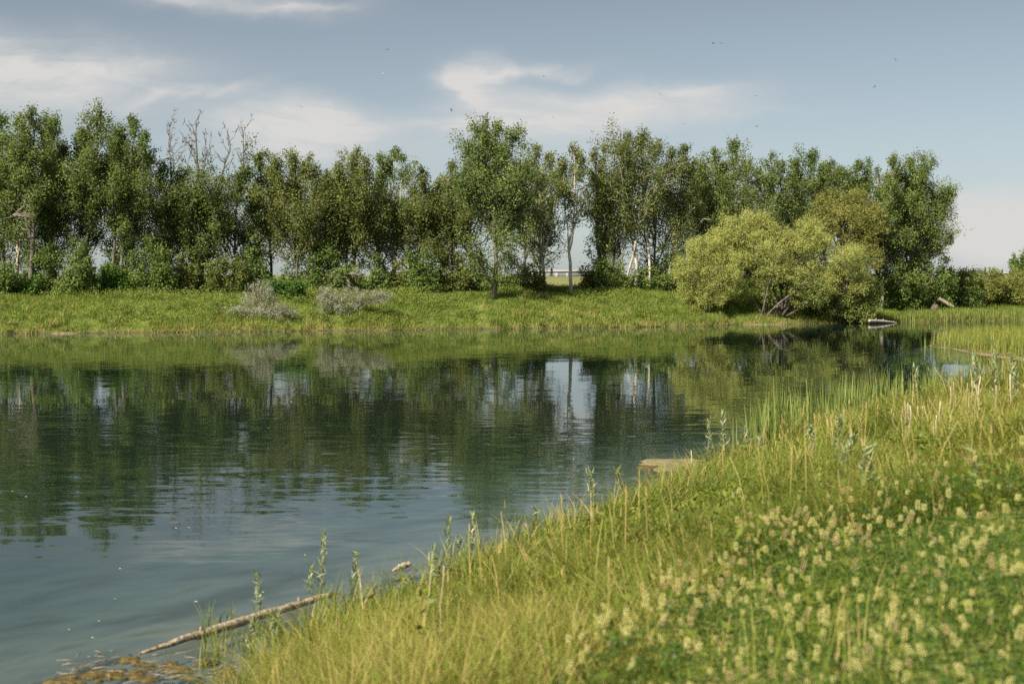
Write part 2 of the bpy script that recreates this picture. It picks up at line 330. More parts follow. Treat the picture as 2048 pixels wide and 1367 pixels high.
# ------------------------------------------------------------------ ground: one sheet to the horizon
def ground():
    gy = np.concatenate([np.linspace(-40, 0, 21)[:-1], np.linspace(0, 60, 151)[:-1], np.linspace(60, 125, 261)[:-1], 125 + np.geomspace(1, 9000, 40)])
    gx = np.concatenate([-np.geomspace(6000, 46, 26), np.linspace(-45, 45, 301), np.geomspace(46, 6000, 26)])
    X, Y = np.meshgrid(gx, gy); Z = height(X, Y)
    V = np.stack([X, Y, Z], -1).reshape(-1, 3); nx = len(gx)
    i, j = np.meshgrid(np.arange(len(gy) - 1), np.arange(nx - 1), indexing='ij')
    F = np.stack([i * nx + j, i * nx + j + 1, (i + 1) * nx + j + 1, (i + 1) * nx + j], -1).reshape(-1, 4)
    m, nt, ns, ls = newmat('ground_soil')
    g = ns.new('ShaderNodeNewGeometry'); s = ns.new('ShaderNodeSeparateXYZ'); ls.new(g.outputs['Position'], s.inputs[0])
    n = ns.new('ShaderNodeTexNoise'); n.inputs['Scale'].default_value = 1.1; n.inputs['Detail'].default_value = 8; ls.new(g.outputs['Position'], n.inputs['Vector'])
    n2 = ns.new('ShaderNodeTexNoise'); n2.inputs['Scale'].default_value = .09; n2.inputs['Detail'].default_value = 5; ls.new(g.outputs['Position'], n2.inputs['Vector'])
    r = ramp(ns, [(.3, (.055, .085, .016)), (.5, (.105, .15, .026)), (.7, (.20, .20, .06))]); ls.new(n.outputs['Fac'], r.inputs['Fac'])
    mudr = ramp(ns, [(.3, (.06, .050, .026)), (.55, (.13, .105, .055)), (.75, (.23, .185, .10))]); ls.new(n.outputs['Fac'], mudr.inputs['Fac'])
    bed = ramp(ns, [(.34, (.08, .085, .07)), (.48, (.22, .215, .21)), (.6, (.33, .315, .29)), (.7, (.22, .18, .10))])
    n3 = ns.new('ShaderNodeTexNoise'); n3.inputs['Scale'].default_value = .75; n3.inputs['Detail'].default_value = 7; ls.new(g.outputs['Position'], n3.inputs['Vector']); ls.new(n3.outputs['Fac'], bed.inputs['Fac'])
    fld = ramp(ns, [(.35, (.12, .15, .045)), (.65, (.25, .23, .10))]); ls.new(n2.outputs['Fac'], fld.inputs['Fac'])
    def mr(src, a, b):
        q = ns.new('ShaderNodeMapRange'); q.interpolation_type = 'SMOOTHSTEP'; q.inputs['From Min'].default_value = a; q.inputs['From Max'].default_value = b; ls.new(src, q.inputs['Value']); return q.outputs[0]
    def mx(f, a, b):
        q = ns.new('ShaderNodeMix'); q.data_type = 'RGBA'; ls.new(f, q.inputs['Factor']); ls.new(a, q.inputs[6]); ls.new(b, q.inputs[7]); return q.outputs[2]
    c = mx(mr(s.outputs[2], -.06, .0), bed.outputs[0], mudr.outputs[0])
    c = mx(mr(s.outputs[2], .05, .16), c, r.outputs[0])
    c = mx(mr(s.outputs[1], 112, 135), c, fld.outputs[0])
    p = ns.new('ShaderNodeBsdfPrincipled'); p.inputs['Roughness'].default_value = .95; p.inputs['Specular IOR Level'].default_value = .1; ls.new(c, p.inputs['Base Color'])
    b = ns.new('ShaderNodeBump'); b.inputs['Strength'].default_value = .5; b.inputs['Distance'].default_value = .08; ls.new(n.outputs['Fac'], b.inputs['Height']); ls.new(b.outputs[0], p.inputs['Normal'])
    o = ns.new('ShaderNodeOutputMaterial'); ls.new(p.outputs[0], o.inputs['Surface'])
    mb = MB(); mb.add(V, F); tag(mb.build('ground', m, smooth=True), kind='structure')
ground()

# ------------------------------------------------------------------ water
def water():
    m, nt, ns, ls = newmat('pond_water')
    g = ns.new('ShaderNodeNewGeometry')
    def MM(op, a, b=None, c=None, clamp=False):
        n = ns.new('ShaderNodeMath'); n.operation = op; n.use_clamp = clamp
        for k, x in enumerate((a, b, c)):
            if x is None: continue
            if isinstance(x, (int, float)): n.inputs[k].default_value = x
            else: ls.new(x, n.inputs[k])
        return n.outputs[0]
    def nz(stretch, scale, detail=2, off=(0, 0, 0), rough=.5, dist=0.0):
        q = ns.new('ShaderNodeMapping'); q.inputs['Scale'].default_value = stretch; q.inputs['Location'].default_value = off; q.inputs['Rotation'].default_value = (0, 0, rad(-7))
        ls.new(g.outputs['Position'], q.inputs['Vector'])
        t = ns.new('ShaderNodeTexNoise'); t.noise_dimensions = '2D'; t.inputs['Scale'].default_value = scale; t.inputs['Detail'].default_value = detail; t.inputs['Roughness'].default_value = rough; t.inputs['Distortion'].default_value = dist
        ls.new(q.outputs[0], t.inputs['Vector']); return MM('SUBTRACT', t.outputs['Fac'], .5)
    sep = ns.new('ShaderNodeSeparateXYZ'); ls.new(g.outputs['Position'], sep.inputs[0])
    patch = nz((.35, 1, 1), .12, 3, (3, 1, 0)); patch = MM('MULTIPLY_ADD', patch, 2.6, .75)
    # a breeze ruffles the middle of the pond; the lee of the near bank lies calm
    def mr(src, a, b, lo, hi):
        q = ns.new('ShaderNodeMapRange'); q.interpolation_type = 'SMOOTHSTEP'
        for nme, vv in (('From Min', a), ('From Max', b), ('To Min', lo), ('To Max', hi)): q.inputs[nme].default_value = vv
        ls.new(src, q.inputs['Value']); return q.outputs[0]
    lee = MM('MULTIPLY_ADD', sep.outputs[0], .25, sep.outputs[1])
    band = MM('MULTIPLY', mr(lee, 13, 20, .10, 1.0), mr(sep.outputs[1], 23, 40, 1.0, .20))
    amp = MM('MULTIPLY', MM('MAXIMUM', patch, .25), band)
    rip_y = MM('ADD', MM('MULTIPLY', nz((.55, 2.1, 1), 1.7, 1, (0, 0, 0), .5, .3), .11), MM('MULTIPLY', nz((.8, 2.6, 1), 4.0, 2, (7, 0, 0)), .06))
    rip_x = MM('ADD', MM('MULTIPLY', nz((.6, 1.2, 1), 1.6, 1, (2, 9, 0)), .035), MM('MULTIPLY', nz((1, 1.6, 1), 4.5, 1, (4, 4, 0)), .03))
    swell = MM('MULTIPLY', nz((.5, 1.5, 1), .5, 1, (5, 2, 0)), .007)
    nyv = MM('ADD', MM('MULTIPLY', rip_y, amp), swell); nxv = MM('MULTIPLY', rip_x, amp)
    cb = ns.new('ShaderNodeCombineXYZ'); ls.new(nxv, cb.inputs[0]); ls.new(nyv, cb.inputs[1]); cb.inputs[2].default_value = 1
    nm = ns.new('ShaderNodeVectorMath'); nm.operation = 'NORMALIZE'; ls.new(cb.outputs[0], nm.inputs[0])
    gl = ns.new('ShaderNodeBsdfGlossy'); gl.inputs['Roughness'].default_value = .02; gl.inputs['Color'].default_value = (.96, .98, .98, 1); ls.new(nm.outputs[0], gl.inputs['Normal'])
    murk = ramp(ns, [(.35, (.026, .054, .032)), (.65, (.048, .074, .042))])
    mn = nz((.5, 1, 1), .15, 4, (1, 1, 0)); mn = MM('ADD', mn, .5); ls.new(mn, murk.inputs['Fac'])
    df = ns.new('ShaderNodeBsdfDiffuse'); ls.new(murk.outputs[0], df.inputs['Color'])
    tr = ns.new('ShaderNodeBsdfTransparent'); tr.inputs['Color'].default_value = (.93, .95, .92, 1)
    body = ns.new('ShaderNodeMixShader'); body.inputs['Fac'].default_value = .68; ls.new(df.outputs[0], body.inputs[1]); ls.new(tr.outputs[0], body.inputs[2])
    fr = ns.new('ShaderNodeFresnel'); fi = MM('MULTIPLY_ADD', g.outputs['Backfacing'], .75 - 1.333, 1.333); ls.new(fi, fr.inputs['IOR']); ls.new(nm.outputs[0], fr.inputs['Normal'])
    mx = ns.new('ShaderNodeMixShader'); ls.new(fr.outputs[0], mx.inputs['Fac']); ls.new(body.outputs[0], mx.inputs[1]); ls.new(gl.outputs[0], mx.inputs[2])
    o = ns.new('ShaderNodeOutputMaterial'); ls.new(mx.outputs[0], o.inputs['Surface'])
    va = ns.new('ShaderNodeVolumeAbsorption'); va.inputs['Color'].default_value = (.40, .60, .66, 1); va.inputs['Density'].default_value = .55; ls.new(va.outputs[0], o.inputs['Volume'])
    mb = MB(); box(mb, (-90, -30, -4), (75, 122, 0)); tag(mb.build('water', m), kind='structure')
water()

# ------------------------------------------------------------------ trees
def wander(a, b, k, amt, rng):
    t = np.linspace(0, 1, k)[:, None]; P = a * (1 - t) + b * t
    w = np.cumsum(rng.normal(size=(k, 3)) * amt, axis=0); w -= t * w[-1]; w[:, 2] *= .2
    return P + w
PROF = ([0, .18, .45, .75, .92, 1], [.75, 1, .92, .58, .3, .12])
def make_tree(label, px, top, w, off=10.0, leaders=None, t0=.14, bark='bark', leaf='poplar', dens=1.0, base_px=None, seed=1,
              bare=0, cat='tree', name='poplar_tree', r0=None, lsz=.118, group='poplars along the far bank', trunks=1, base_D=None, spread=1.0):
    rng = np.random.default_rng(seed)
    bx = px if base_px is None else base_px
    D = (far_shore(pxX(bx, 95)) + off) if base_D is None else base_D
    X0 = pxX(bx, D); z0 = hz(X0, D) - .05
    Wd = w * 1.45 * D / FPX / 2
    tp = at(px, top + 14, D); H = tp[2] - z0
    if leaders is None:
        leaders = [(px, top)]
        for k in range(2 + (w > 100) + (w > 140)):
            leaders.append((px + (rng.random() - .5) * w * .75, top + rng.uniform(10, 85)))
    tr, cr = MB(), MB()
    r0 = r0 or .011 * H + .02
    base = np.array([X0, D, z0])
    main = None; pts, rad_, orig = [], [], []
    for li, L in enumerate(leaders):
        lx, lt = L[0], L[1]; lb = L[2] if len(L) > 2 else 0
        tip = at(lx, lt + 14, D); tip[1] += rng.uniform(-1, 1) * Wd * .45 * (li > 0)
        if li == 0 or (li < trunks):
            b0 = base + (np.array([rng.uniform(-.5, .5) * Wd * .6, rng.uniform(-.5, .5), 0]) if li else 0)
            P = wander(b0, tip, 10, .10 * H / 12, rng); P[0] = b0
            if li == 0: main = P
            rr = np.linspace(1, .08, 10) ** .9 * r0 * (1 if li == 0 else .75)
        else:
            s = rng.uniform(.15, .45); i = s * 9; i0 = int(i); fk = main[i0] * (1 - (i - i0)) + main[i0 + 1] * (i - i0)
            mid = fk * .45 + tip * .55; mid[0] = fk[0] * .2 + tip[0] * .8; mid[1] = fk[1] * .2 + tip[1] * .8
            t = np.linspace(0, 1, 9)[:, None]; P = fk * (1 - t) ** 2 + 2 * mid * t * (1 - t) + tip * t * t
            P = P + np.concatenate([[np.zeros(3)], rng.normal(size=(7, 3)) * (.15 if lb else .07), [np.zeros(3)]])
            rr = np.linspace(1, .1, 9) * r0 * .55 * (1 - s * .5)
        if li == 0: rr[0] *= 1.35
        tube(tr, P, rr, 8, .5, .15, rng)
        # limbs along the leader
        Ln = np.linalg.norm(np.diff(P, axis=0), axis=1).sum(); nl = int(Ln / .42 * (1.0 if li == 0 else .85) * (1.1 if lb else 1))
        Wl = Wd * (.78 if len(leaders) > 2 else 1.0) * spread
        for k in range(nl):
            t = (k + rng.random()) / nl; i = t * (len(P) - 1); i0 = min(int(i), len(P) - 2); q = P[i0] * (1 - (i - i0)) + P[i0 + 1] * (i - i0)
            tt = (q[2] - z0) / H
            if tt < t0 * rng.uniform(.75, 1.25): continue
            trel = np.clip((tt - t0) / (max((tip[2] - z0) / H, .3) - t0), 0, 1)
            Lm = max(np.interp(trel, *PROF) * Wl * rng.uniform(.6, 1.15), .35)
            th = rng.random() * 2 * PI; e = rad(rng.uniform(18, 62) if trel < .6 else rng.uniform(45, 78))
            d = np.array([math.cos(th) * math.cos(e), math.sin(th) * math.cos(e), math.sin(e)])
            dead = lb and trel > 1 - lb
            bare_here = rng.random() < bare or dead
            if dead:
                Lm = rng.uniform(.9, 2.0) * (1.2 - .7 * trel); e = rad(rng.uniform(30, 66)); d = np.array([math.cos(th) * math.cos(e), .4 * math.sin(th) * math.cos(e), math.sin(e)])
            s4 = np.linspace(0, 1, 5)[:, None]
            Q = q + d * Lm * s4 + np.array([0, 0, 1]) * (s4 ** 2) * Lm * rng.uniform(-.12, .3) + np.concatenate([[np.zeros(3)], rng.normal(size=(4, 3)) * .05 * Lm])
            lr = rr[min(i0, len(rr) - 1)] * .5 + .01
            if dead: Q[2:] += np.array([0, 0, 1.]) * Lm * np.array([.06, .17, .32])[:, None]
            tube(tr, Q, np.linspace(1, .25, 5) * min(lr, .035 if dead else .06), 4)
            ends = [Q[1] * .5 + Q[2] * .5, Q[3], Q[4]]
            for s in range(5):
                i1 = rng.integers(1, 5); dd = unit(d + rng.normal(size=3) * .75 + np.array([0, 0, .35])); l2 = Lm * rng.uniform(.25, .5)
                e1 = Q[i1] + dd * l2
                tube(tr, [Q[i1], Q[i1] + dd * l2 * .5 + rng.normal(size=3) * .05, e1], [.022, .016, .008] if not bare_here else [.024, .017, .009], 4)
                ends.append(e1)
            if not bare_here or (dead and rng.random() < .08):
                for e1 in ends:
                    if rng.random() < .12: continue
                    pts.append(e1); rad_.append(min(.24 + .13 * Lm, .52) * rng.uniform(.7, 1.2)); orig.append(q)
    pts = np.array(pts); rad_ = np.array(rad_); orig = np.array(orig)
    nper = np.maximum((dens * 50 * (rad_ / .42) ** 1.6).astype(int), 5)
    idx = np.repeat(np.arange(len(pts)), nper); n = len(idx)
    off_ = rng.normal(size=(n, 3)) * .55; ln = np.linalg.norm(off_, axis=1, keepdims=True); off_ *= np.minimum(1, 1.25 / ln)
    C = pts[idx] + off_ * rad_[idx][:, None] * np.array([.92, .92, 1.1])
    cv = rng.random(len(pts)) * .35 + rng.uniform(-.14, .12)
    vv = np.clip(cv[idx] + rng.random(n) ** 1.5 * .65, 0, 1)
    out = unit(pts - orig)[idx] * .5 + unit(off_) * .6
    leaves(cr, C, lsz, .82, vv, rng, .25, out)
    root = thing(name, base, label, cat, group)
    tr.build('trunk', M[bark], root, True, base); cr.build('crown', M[leaf], root, False, base)
    return root

T = [
 # label, px, top, w, kwargs
 ('dark poplar cut by the left edge of the photo', 5, 222, 120, dict(off=10.5, seed=1)),
 ('poplar with a tall straight grey trunk, next to the left edge tree', 62, 214, 120, dict(off=9.5, base_px=58, seed=2, t0=.42, r0=.2, leaders=[(62, 214), (40, 235), (88, 232), (60, 290)])),
 ('narrow poplar between the straight grey trunk and the tallest left poplar', 112, 229, 90, dict(off=12, seed=3)),
 ('tallest poplar of the left stand, with a rounded top spire', 203, 209, 130, dict(off=10, base_px=160, seed=4, t0=.3, leaders=[(203, 209), (165, 255), (235, 250), (190, 300), (140, 262)])),
 ('broad poplar with forked leaning trunks beside the tallest left poplar', 268, 230, 130, dict(off=9.5, base_px=240, seed=5, t0=.3, trunks=2, leaders=[(268, 230), (240, 262), (300, 262), (285, 300)])),
 ('poplar with one dead crooked top branch above its leaves', 345, 300, 110, dict(off=10.5, base_px=330, seed=6, t0=.15, leaders=[(340, 238, .5), (320, 318), (365, 330), (378, 262, .75)], bare=.08)),
 ('big poplar with a thick forked trunk and two bare dead tops', 425, 330, 150, dict(off=10, base_px=402, seed=7, t0=.2, r0=.24, leaders=[(392, 226, .55), (484, 240, .55), (440, 352), (380, 362), (492, 335), (462, 252, .5), (412, 262, .5)], bare=.08)),
 ('small dark poplar right of the bare dead tops', 516, 292, 70, dict(off=11, seed=8, t0=.2)),
 ('round topped poplar behind the grey bushes', 592, 304, 140, dict(off=10, seed=9, t0=.15, leaf='olive', leaders=[(592, 304), (560, 318), (622, 312), (540, 345), (640, 330)])),
 ('low poplar filling the dip after the round topped one', 655, 335, 90, dict(off=11, seed=10, t0=.1, leaf='olive')),
 ('pointed poplar with a conical tip above the pale bushes', 707, 288, 125, dict(off=10, seed=11, t0=.15, leaf='olive', leaders=[(707, 288), (735, 318), (680, 325), (715, 350)])),
 ('poplar with a tufted top and long bare pale stems below it', 785, 292, 100, dict(off=11.5, seed=12, t0=.2, bark='pale_bark', bare=.3, leaders=[(785, 292), (765, 305), (808, 300)])),
 ('olive poplar of middling height between tufted top and the saddle', 845, 332, 110, dict(off=10, seed=13, t0=.1, leaf='olive')),
 ('lower poplar leaning on the shoulder of the front cottonwood', 903, 316, 100, dict(off=10.5, seed=14, t0=.1, leaf='olive')),
 ('tall bright cottonwood standing forward on the grass, with separate top spires', 985, 243, 195, dict(off=5.5, base_px=988, seed=15, t0=.05, leaf='cottonwood', name='cottonwood_tree', r0=.17, dens=1.15, leaders=[(990, 242), (962, 250), (1027, 264), (938, 290), (985, 330), (920, 350), (1045, 345)])),
 ('thin poplar with many bare whitish forks beside the cottonwood', 1078, 283, 95, dict(off=10.5, base_px=1085, seed=16, t0=.3, bark='pale_bark', bare=.25, dens=1.0, leaf='olive', leaders=[(1072, 283), (1100, 300), (1050, 325), (1120, 320)])),
 ('slender poplar with a straight bare trunk in the gap', 1147, 288, 92, dict(off=7.5, base_px=1143, seed=17, t0=.55, bark='pale_bark', leaf='olive', r0=.13, dens=.75, leaders=[(1147, 288), (1128, 305), (1165, 305)])),
 ('narrow two tipped poplar just past the gap', 1198, 288, 70, dict(off=9.5, seed=18, t0=.15, leaf='olive', leaders=[(1188, 290), (1210, 288), (1200, 350)])),
 ('high domed poplar on several whitish trunks', 1268, 261, 150, dict(off=9.5, base_px=1270, seed=19, t0=.36, bark='pale_bark', leaf='olive', trunks=4, leaders=[(1258, 262), (1285, 264), (1232, 290), (1312, 285), (1270, 330)])),
 ('poplar with two blunt tips right of the domed poplar', 1358, 282, 110, dict(off=10, base_px=1330, seed=20, t0=.25, bark='pale_bark', leaf='olive', leaders=[(1368, 282), (1340, 295), (1385, 320)])),
 ('poplar with a feathery tip slanting out of its crown', 1440, 293, 120, dict(off=11, seed=21, t0=.15, leaders=[(1474, 274), (1425, 297), (1445, 320), (1405, 325)])),
 ('poplar behind the big willow, with a cleft top', 1548, 303, 105, dict(off=10, seed=22, t0=.15, leaders=[(1542, 305), (1568, 318), (1520, 335)])),
 ('broad poplar with a raised middle, behind the brown willow', 1622, 293, 130, dict(off=10.5, seed=23, t0=.15, leaders=[(1618, 293), (1650, 318), (1590, 315), (1670, 318)])),
 ('flat topped poplar above the brown willow', 1722, 311, 105, dict(off=10, seed=24, t0=.2, leaders=[(1708, 316), (1738, 312), (1690, 330), (1725, 350)])),
 ('thin poplar with a wispy tip beside the last big poplar', 1785, 302, 90, dict(off=9, base_px=1762, seed=25, t0=.3, bark='pale_bark', leaders=[(1788, 302), (1765, 345), (1805, 330)])),
 ('last big poplar of the row, its crown bulging toward open sky', 1850, 310, 165, dict(off=9.5, base_px=1835, seed=26, t0=.12, dens=1.1, leaders=[(1822, 312), (1855, 310), (1885, 372), (1905, 385), (1908, 472), (1840, 350), (1800, 400)])),
]
for i, (lab, px, top, w, kw) in enumerate(T):
    make_tree(lab, px, top, w, **kw)
# second row, thinner and set further back
for i, (lab, px, top, w) in enumerate([
   ('back row poplar between the straight trunk and the left edge', 30, 300, 100), ('back row poplar behind the tallest left poplar', 170, 300, 110),
   ('back row poplar behind the crooked dead branch', 330, 360, 110), ('back row poplar behind the dead tops', 470, 360, 100),
   ('back row poplar behind the low dip', 640, 385, 110), ('back row poplar behind the tufted top', 760, 370, 110), ('back row poplar behind the saddle', 880, 375, 120),
   ('back row poplar behind the two blunt tips', 1400, 340, 110), ('back row poplar behind the big willow dome', 1495, 345, 110), ('back row poplar behind the cleft top', 1585, 345, 90),
   ('back row poplar between the flat top and the wispy tip', 1755, 360, 80), ('back row poplar behind the narrow poplar of the left stand', 105, 320, 120), ('back row poplar behind the forked leaning trunks', 255, 330, 120),
   ('back row poplar behind the dead branch and the dead tops', 385, 390, 110), ('back row poplar behind the small dark poplar', 540, 350, 110), ('back row poplar behind the pointed conical one', 695, 370, 120), ('back row poplar behind the middling olive one', 820, 385, 110), ('back row poplar behind the cottonwood', 945, 360, 120),
   ('back row poplar just right of the gap', 1225, 370, 90), ('back row poplar behind the whitish forks', 1082, 370, 90), ('back row poplar between the cottonwood and the whitish forks', 1045, 350, 80), ('back row poplar behind the whitish trunks', 1310, 370, 110), ('back row poplar behind the feathery tip', 1450, 370, 110), ('back row poplar behind the raised middle one', 1650, 370, 110), ('back row poplar behind the last big one', 1815, 380, 100)]):
    make_tree(lab, px, top - (28 if abs(px - 1140) > 70 and not 320 < px < 500 else 2), w * (1.25 if abs(px - 1140) > 90 else .9), off=14 + (i % 3) * 1.3, seed=60 + i, t0=.06, dens=.6, leaf='poplar' if i % 2 else 'olive', bark='pale_bark' if i % 3 == 0 else 'bark')

# ------------------------------------------------------------------ willows and shrubs
def lobed(label, name, cat, bpx, D, lobes, leaf, lsz, asp, dens, seed, bark='bark', cl_r=.3, group=None, stems=5, r0=.09, droop=.0, twigs=40, shell=.45, base_z=None, upr=.2, wisps=0, sub=5):
    rng = np.random.default_rng(seed)
    X0 = pxX(bpx, D); z0 = hz(X0, D) - .03
    base = np.array([X0, D, z0]); tr, cr = MB(), MB()
    big = len(lobes)
    if sub:
        more = []
        for (lx, ly, rx, ry) in lobes:
            a0 = rng.random() * 6.28
            for q in range(sub + 2):
                a = a0 + q * 6.283 / sub + rng.normal() * .25; e_ = rng.uniform(.55, .92)
                more.append((lx + math.cos(a) * rx * e_, ly - math.sin(a) * ry * e_, rx * rng.uniform(.28, .5), ry * rng.uniform(.28, .5)))
        lobes = [(a, b, c_ * .66, d_ * .66) for a, b, c_, d_ in lobes] + more
    for li, (lx, ly, rx, ry) in enumerate(lobes):
        c = at(lx, ly, D); s = D / FPX; R = np.array([rx * s, rx * s * .8, ry * s])
        c[1] += rng.uniform(-.3, .3) * R[0] if li < big else rng.uniform(-1.3, .9) * R[0]
        area = R[0] * R[2]
        ncl = max(int(area * dens * (2.6 if li < big else 2.8) / cl_r ** 2), 5)
        d = unit(rng.normal(size=(ncl, 3))); rr = (shell + (1 - shell) * rng.random(ncl) ** .5)[:, None]
        lump = .82 + .36 * vnoise(d[:, 0] * 2.2 + li * 7, d[:, 2] * 2.2 + d[:, 1] * 1.3, seed)[:, None]
        P = c + d * rr * R * lump
        gz = height(P[:, 0], P[:, 1]); P[:, 2] = np.maximum(P[:, 2], gz + .12 + .2 * rng.random(ncl))
        nst = (max(1, int(stems / big + .5)) if li < big else 0) if stems else 0
        for k in range(nst):
            tgt = c + rng.normal(size=3) * R * .3; b0 = base + np.array([rng.normal() * .12, rng.normal() * .1, 0])
            mid = b0 * .5 + tgt * .5; mid[2] += .15 * (tgt[2] - b0[2]); mid[0] += rng.normal() * .15
            t = np.linspace(0, 1, 7)[:, None]; Q = b0 * (1 - t) ** 2 + 2 * mid * t * (1 - t) + tgt * t * t + np.concatenate([[np.zeros(3)], rng.normal(size=(6, 3)) * .05])
            tube(tr, Q, np.linspace(1, .3, 7) * r0 * rng.uniform(.6, 1), 6, .5, .2, rng)
            for b in range(int(twigs / max(big * nst, 1))):
                e1 = P[rng.integers(ncl)]; s0 = Q[rng.integers(2, 7)]; m_ = (s0 + e1) / 2 + rng.normal(size=3) * .12 + np.array([0, 0, .1])
                tube(tr, [s0, m_, e1], [r0 * .28, r0 * .18, r0 * .06 + .003], 4)
        npc = rng.integers(22, 40, ncl); idx = np.repeat(np.arange(ncl), npc); n = len(idx)
        o_ = rng.normal(size=(n, 3)) * cl_r * .6
        C = P[idx] + o_; C[:, 2] = np.maximum(C[:, 2], height(C[:, 0], C[:, 1]) + .03)
        cv = rng.random(ncl) * .4
        vv = np.clip(cv[idx] + rng.random(n) ** 1.3 * .6, 0, 1)
        out = unit(P - c)[idx] * .7 + unit(o_) * .4
        tang = unit(P - c)[idx] * .9 + np.array([0, 0, upr])
        leaves(cr, C, lsz, asp, vv, rng, .15, out, droop, tang if upr else None)
        if wisps:                                   # thin sprays that break the outline
            k = int(wisps * area); d2 = unit(rng.normal(size=(k, 3)) + np.array([0, 0, .4])); p0 = c + d2 * R * .85
            for q in range(k):
                l = rng.uniform(.25, .7); tt = rng.random((14, 1)); ax = unit(d2[q] + np.array([0, 0, .5]) + rng.normal(size=3) * .2)
                leaves(cr, p0[q] + ax * l * tt + rng.normal(size=(14, 3)) * .035, lsz * .8, asp, rng.random(14), rng, .1, None, droop, np.tile(ax, (14, 1)))
    root = thing(name, base, label, cat, group)
    if stems: tr.build('stem' if cat in ('bush', 'shrub') else 'trunk', M[bark], root, True, base)
    cr.build('leaves' if cat in ('bush', 'shrub') else 'crown', M[leaf], root, False, base)
    return root

def FS(px, off): return float(far_shore(pxX(px, 97)) + off)
lobed('tall brownish willow rising behind the big yellow green willow', 'willow_tree', 'willow', 1690, FS(1690, 7.5), [(1690, 440, 62, 52), (1650, 430, 38, 36), (1720, 480, 48, 70), (1680, 405, 36, 26)], 'willow_brown', .17, .26, 1.5, 101, cl_r=.28, stems=4, r0=.14, wisps=12)
lobed('largest yellow green willow, arching over a leaning grey trunk at the water', 'willow_tree', 'willow', 1565, FS(1565, .9), [(1495, 485, 62, 52), (1560, 505, 72, 62), (1640, 520, 66, 66), (1600, 480, 50, 40), (1450, 500, 48, 42), (1530, 455, 40, 26), (1690, 555, 40, 50)], 'willow', .15, .24, 1.5, 102, cl_r=.24, bark='dark_bark', stems=4, r0=.14, twigs=110, wisps=14)
lobed('low rounded willow mound at the left end of the willow clump, nearly touching the grass', 'willow_tree', 'willow', 1412, FS(1412, 2.4), [(1408, 548, 60, 64), (1385, 560, 36, 50), (1445, 560, 36, 48), (1410, 505, 40, 28)], 'willow', .14, .24, 1.7, 103, cl_r=.23, stems=5, r0=.09, wisps=14)
lobed('drooping willow boughs hanging between the mound and the grey trunk', 'willow_tree', 'willow', 1530, FS(1530, 1.2), [(1490, 580, 22, 30), (1530, 570, 26, 36), (1598, 584, 22, 32), (1635, 578, 28, 36), (1548, 540, 40, 30)], 'willow_green', .16, .3, 1.0, 104, cl_r=.24, stems=4, r0=.08, sub=0, wisps=12)
lobed('leafy green willow bush overhanging the water right of the grey trunk', 'willow_tree', 'willow', 1680, FS(1680, .8), [(1660, 585, 50, 50), (1712, 570, 50, 60), (1700, 618, 55, 26), (1640, 615, 34, 26)], 'willow_green', .17, .36, 1.5, 105, cl_r=.27, stems=6, r0=.08, wisps=10)
lobed('silvery grey bush with a pointed top, nearer the left', 'silver_bush', 'bush', 525, FS(525, 2.2), [(520, 604, 34, 30), (520, 578, 20, 20), (545, 622, 42, 16), (475, 626, 34, 12), (575, 628, 20, 12)], 'silver', .08, .34, 1.05, 111, bark='twig', cl_r=.16, stems=26, r0=.03, twigs=220, wisps=14)
lobed('silvery grey bush on dark spreading stems, nearer the cottonwood', 'silver_bush', 'bush', 698, FS(698, 2.0), [(655, 605, 24, 24), (690, 600, 34, 26), (735, 596, 38, 16), (765, 594, 22, 8), (650, 590, 14, 16)], 'silver', .08, .34, .95, 112, bark='bark', cl_r=.16, stems=16, r0=.045, twigs=160, wisps=14)
lobed('bright green leafy bush between the two silvery bushes', 'green_bush', 'bush', 566, FS(566, 6), [(566, 580, 42, 22), (545, 585, 22, 18), (590, 582, 20, 16)], 'bright_shrub', .11, .6, 1.8, 113, cl_r=.2, stems=5, r0=.03)
und = [(-25, 562, 40, 34, 'shrub'), (25, 575, 48, 22, 'bright_shrub'), (85, 560, 42, 36, 'shrub'), (150, 560, 40, 40, 'shrub'), (205, 572, 46, 26, 'bright_shrub'), (250, 545, 44, 50, 'shrub'), (305, 555, 40, 42, 'shrub'),
       (345, 560, 46, 36, 'olive'), (405, 555, 42, 42, 'shrub'), (455, 565, 40, 32, 'olive'), (505, 550, 36, 42, 'shrub'), (610, 560, 36, 36, 'shrub'), (655, 560, 40, 36, 'shrub'), (730, 565, 44, 30, 'shrub'),
       (790, 565, 40, 30, 'olive'), (845, 560, 36, 36, 'shrub'), (900, 565, 40, 32, 'olive'), (945, 575, 42, 28, 'cottonwood'), (1010, 565, 30, 34, 'shrub'), (1060, 572, 34, 24, 'olive'), (1190, 560, 24, 28, 'olive'),
       (1222, 555, 34, 32, 'shrub'), (1300, 562, 36, 20, 'shrub'), (1340, 545, 30, 40, 'shrub'), (1480, 560, 50, 44, 'shrub'), (1600, 575, 60, 40, 'shrub'), (1720, 585, 50, 30, 'shrub'), (1800, 580, 50, 40, 'shrub'), (1860, 580, 46, 42, 'shrub')]
near_names = ['the left edge', 'the left edge poplar, lit and low', 'the straight grey trunk', 'the narrow poplar', 'the tallest left poplar, lit and low', 'the forked leaning trunks', 'the broad left poplar', 'the crooked dead branch', 'the thick forked trunk', 'the two dead tops',
  'the pointed silvery bush', 'the bright green bush', 'the low dip poplar', 'the pointed conical poplar', 'the tufted poplar', 'the saddle', 'the cottonwood shoulder', 'the cottonwood trunk, pale', 'the shaded side of the cottonwood', 'the whitish forks', 'the gap, small',
  'the two tipped poplar', 'the whitish trunks', 'the willow mound', 'the arch under the big willow', 'the grey willow trunk', 'the leafy willow bush', 'the wispy tipped poplar', 'the last big poplar']
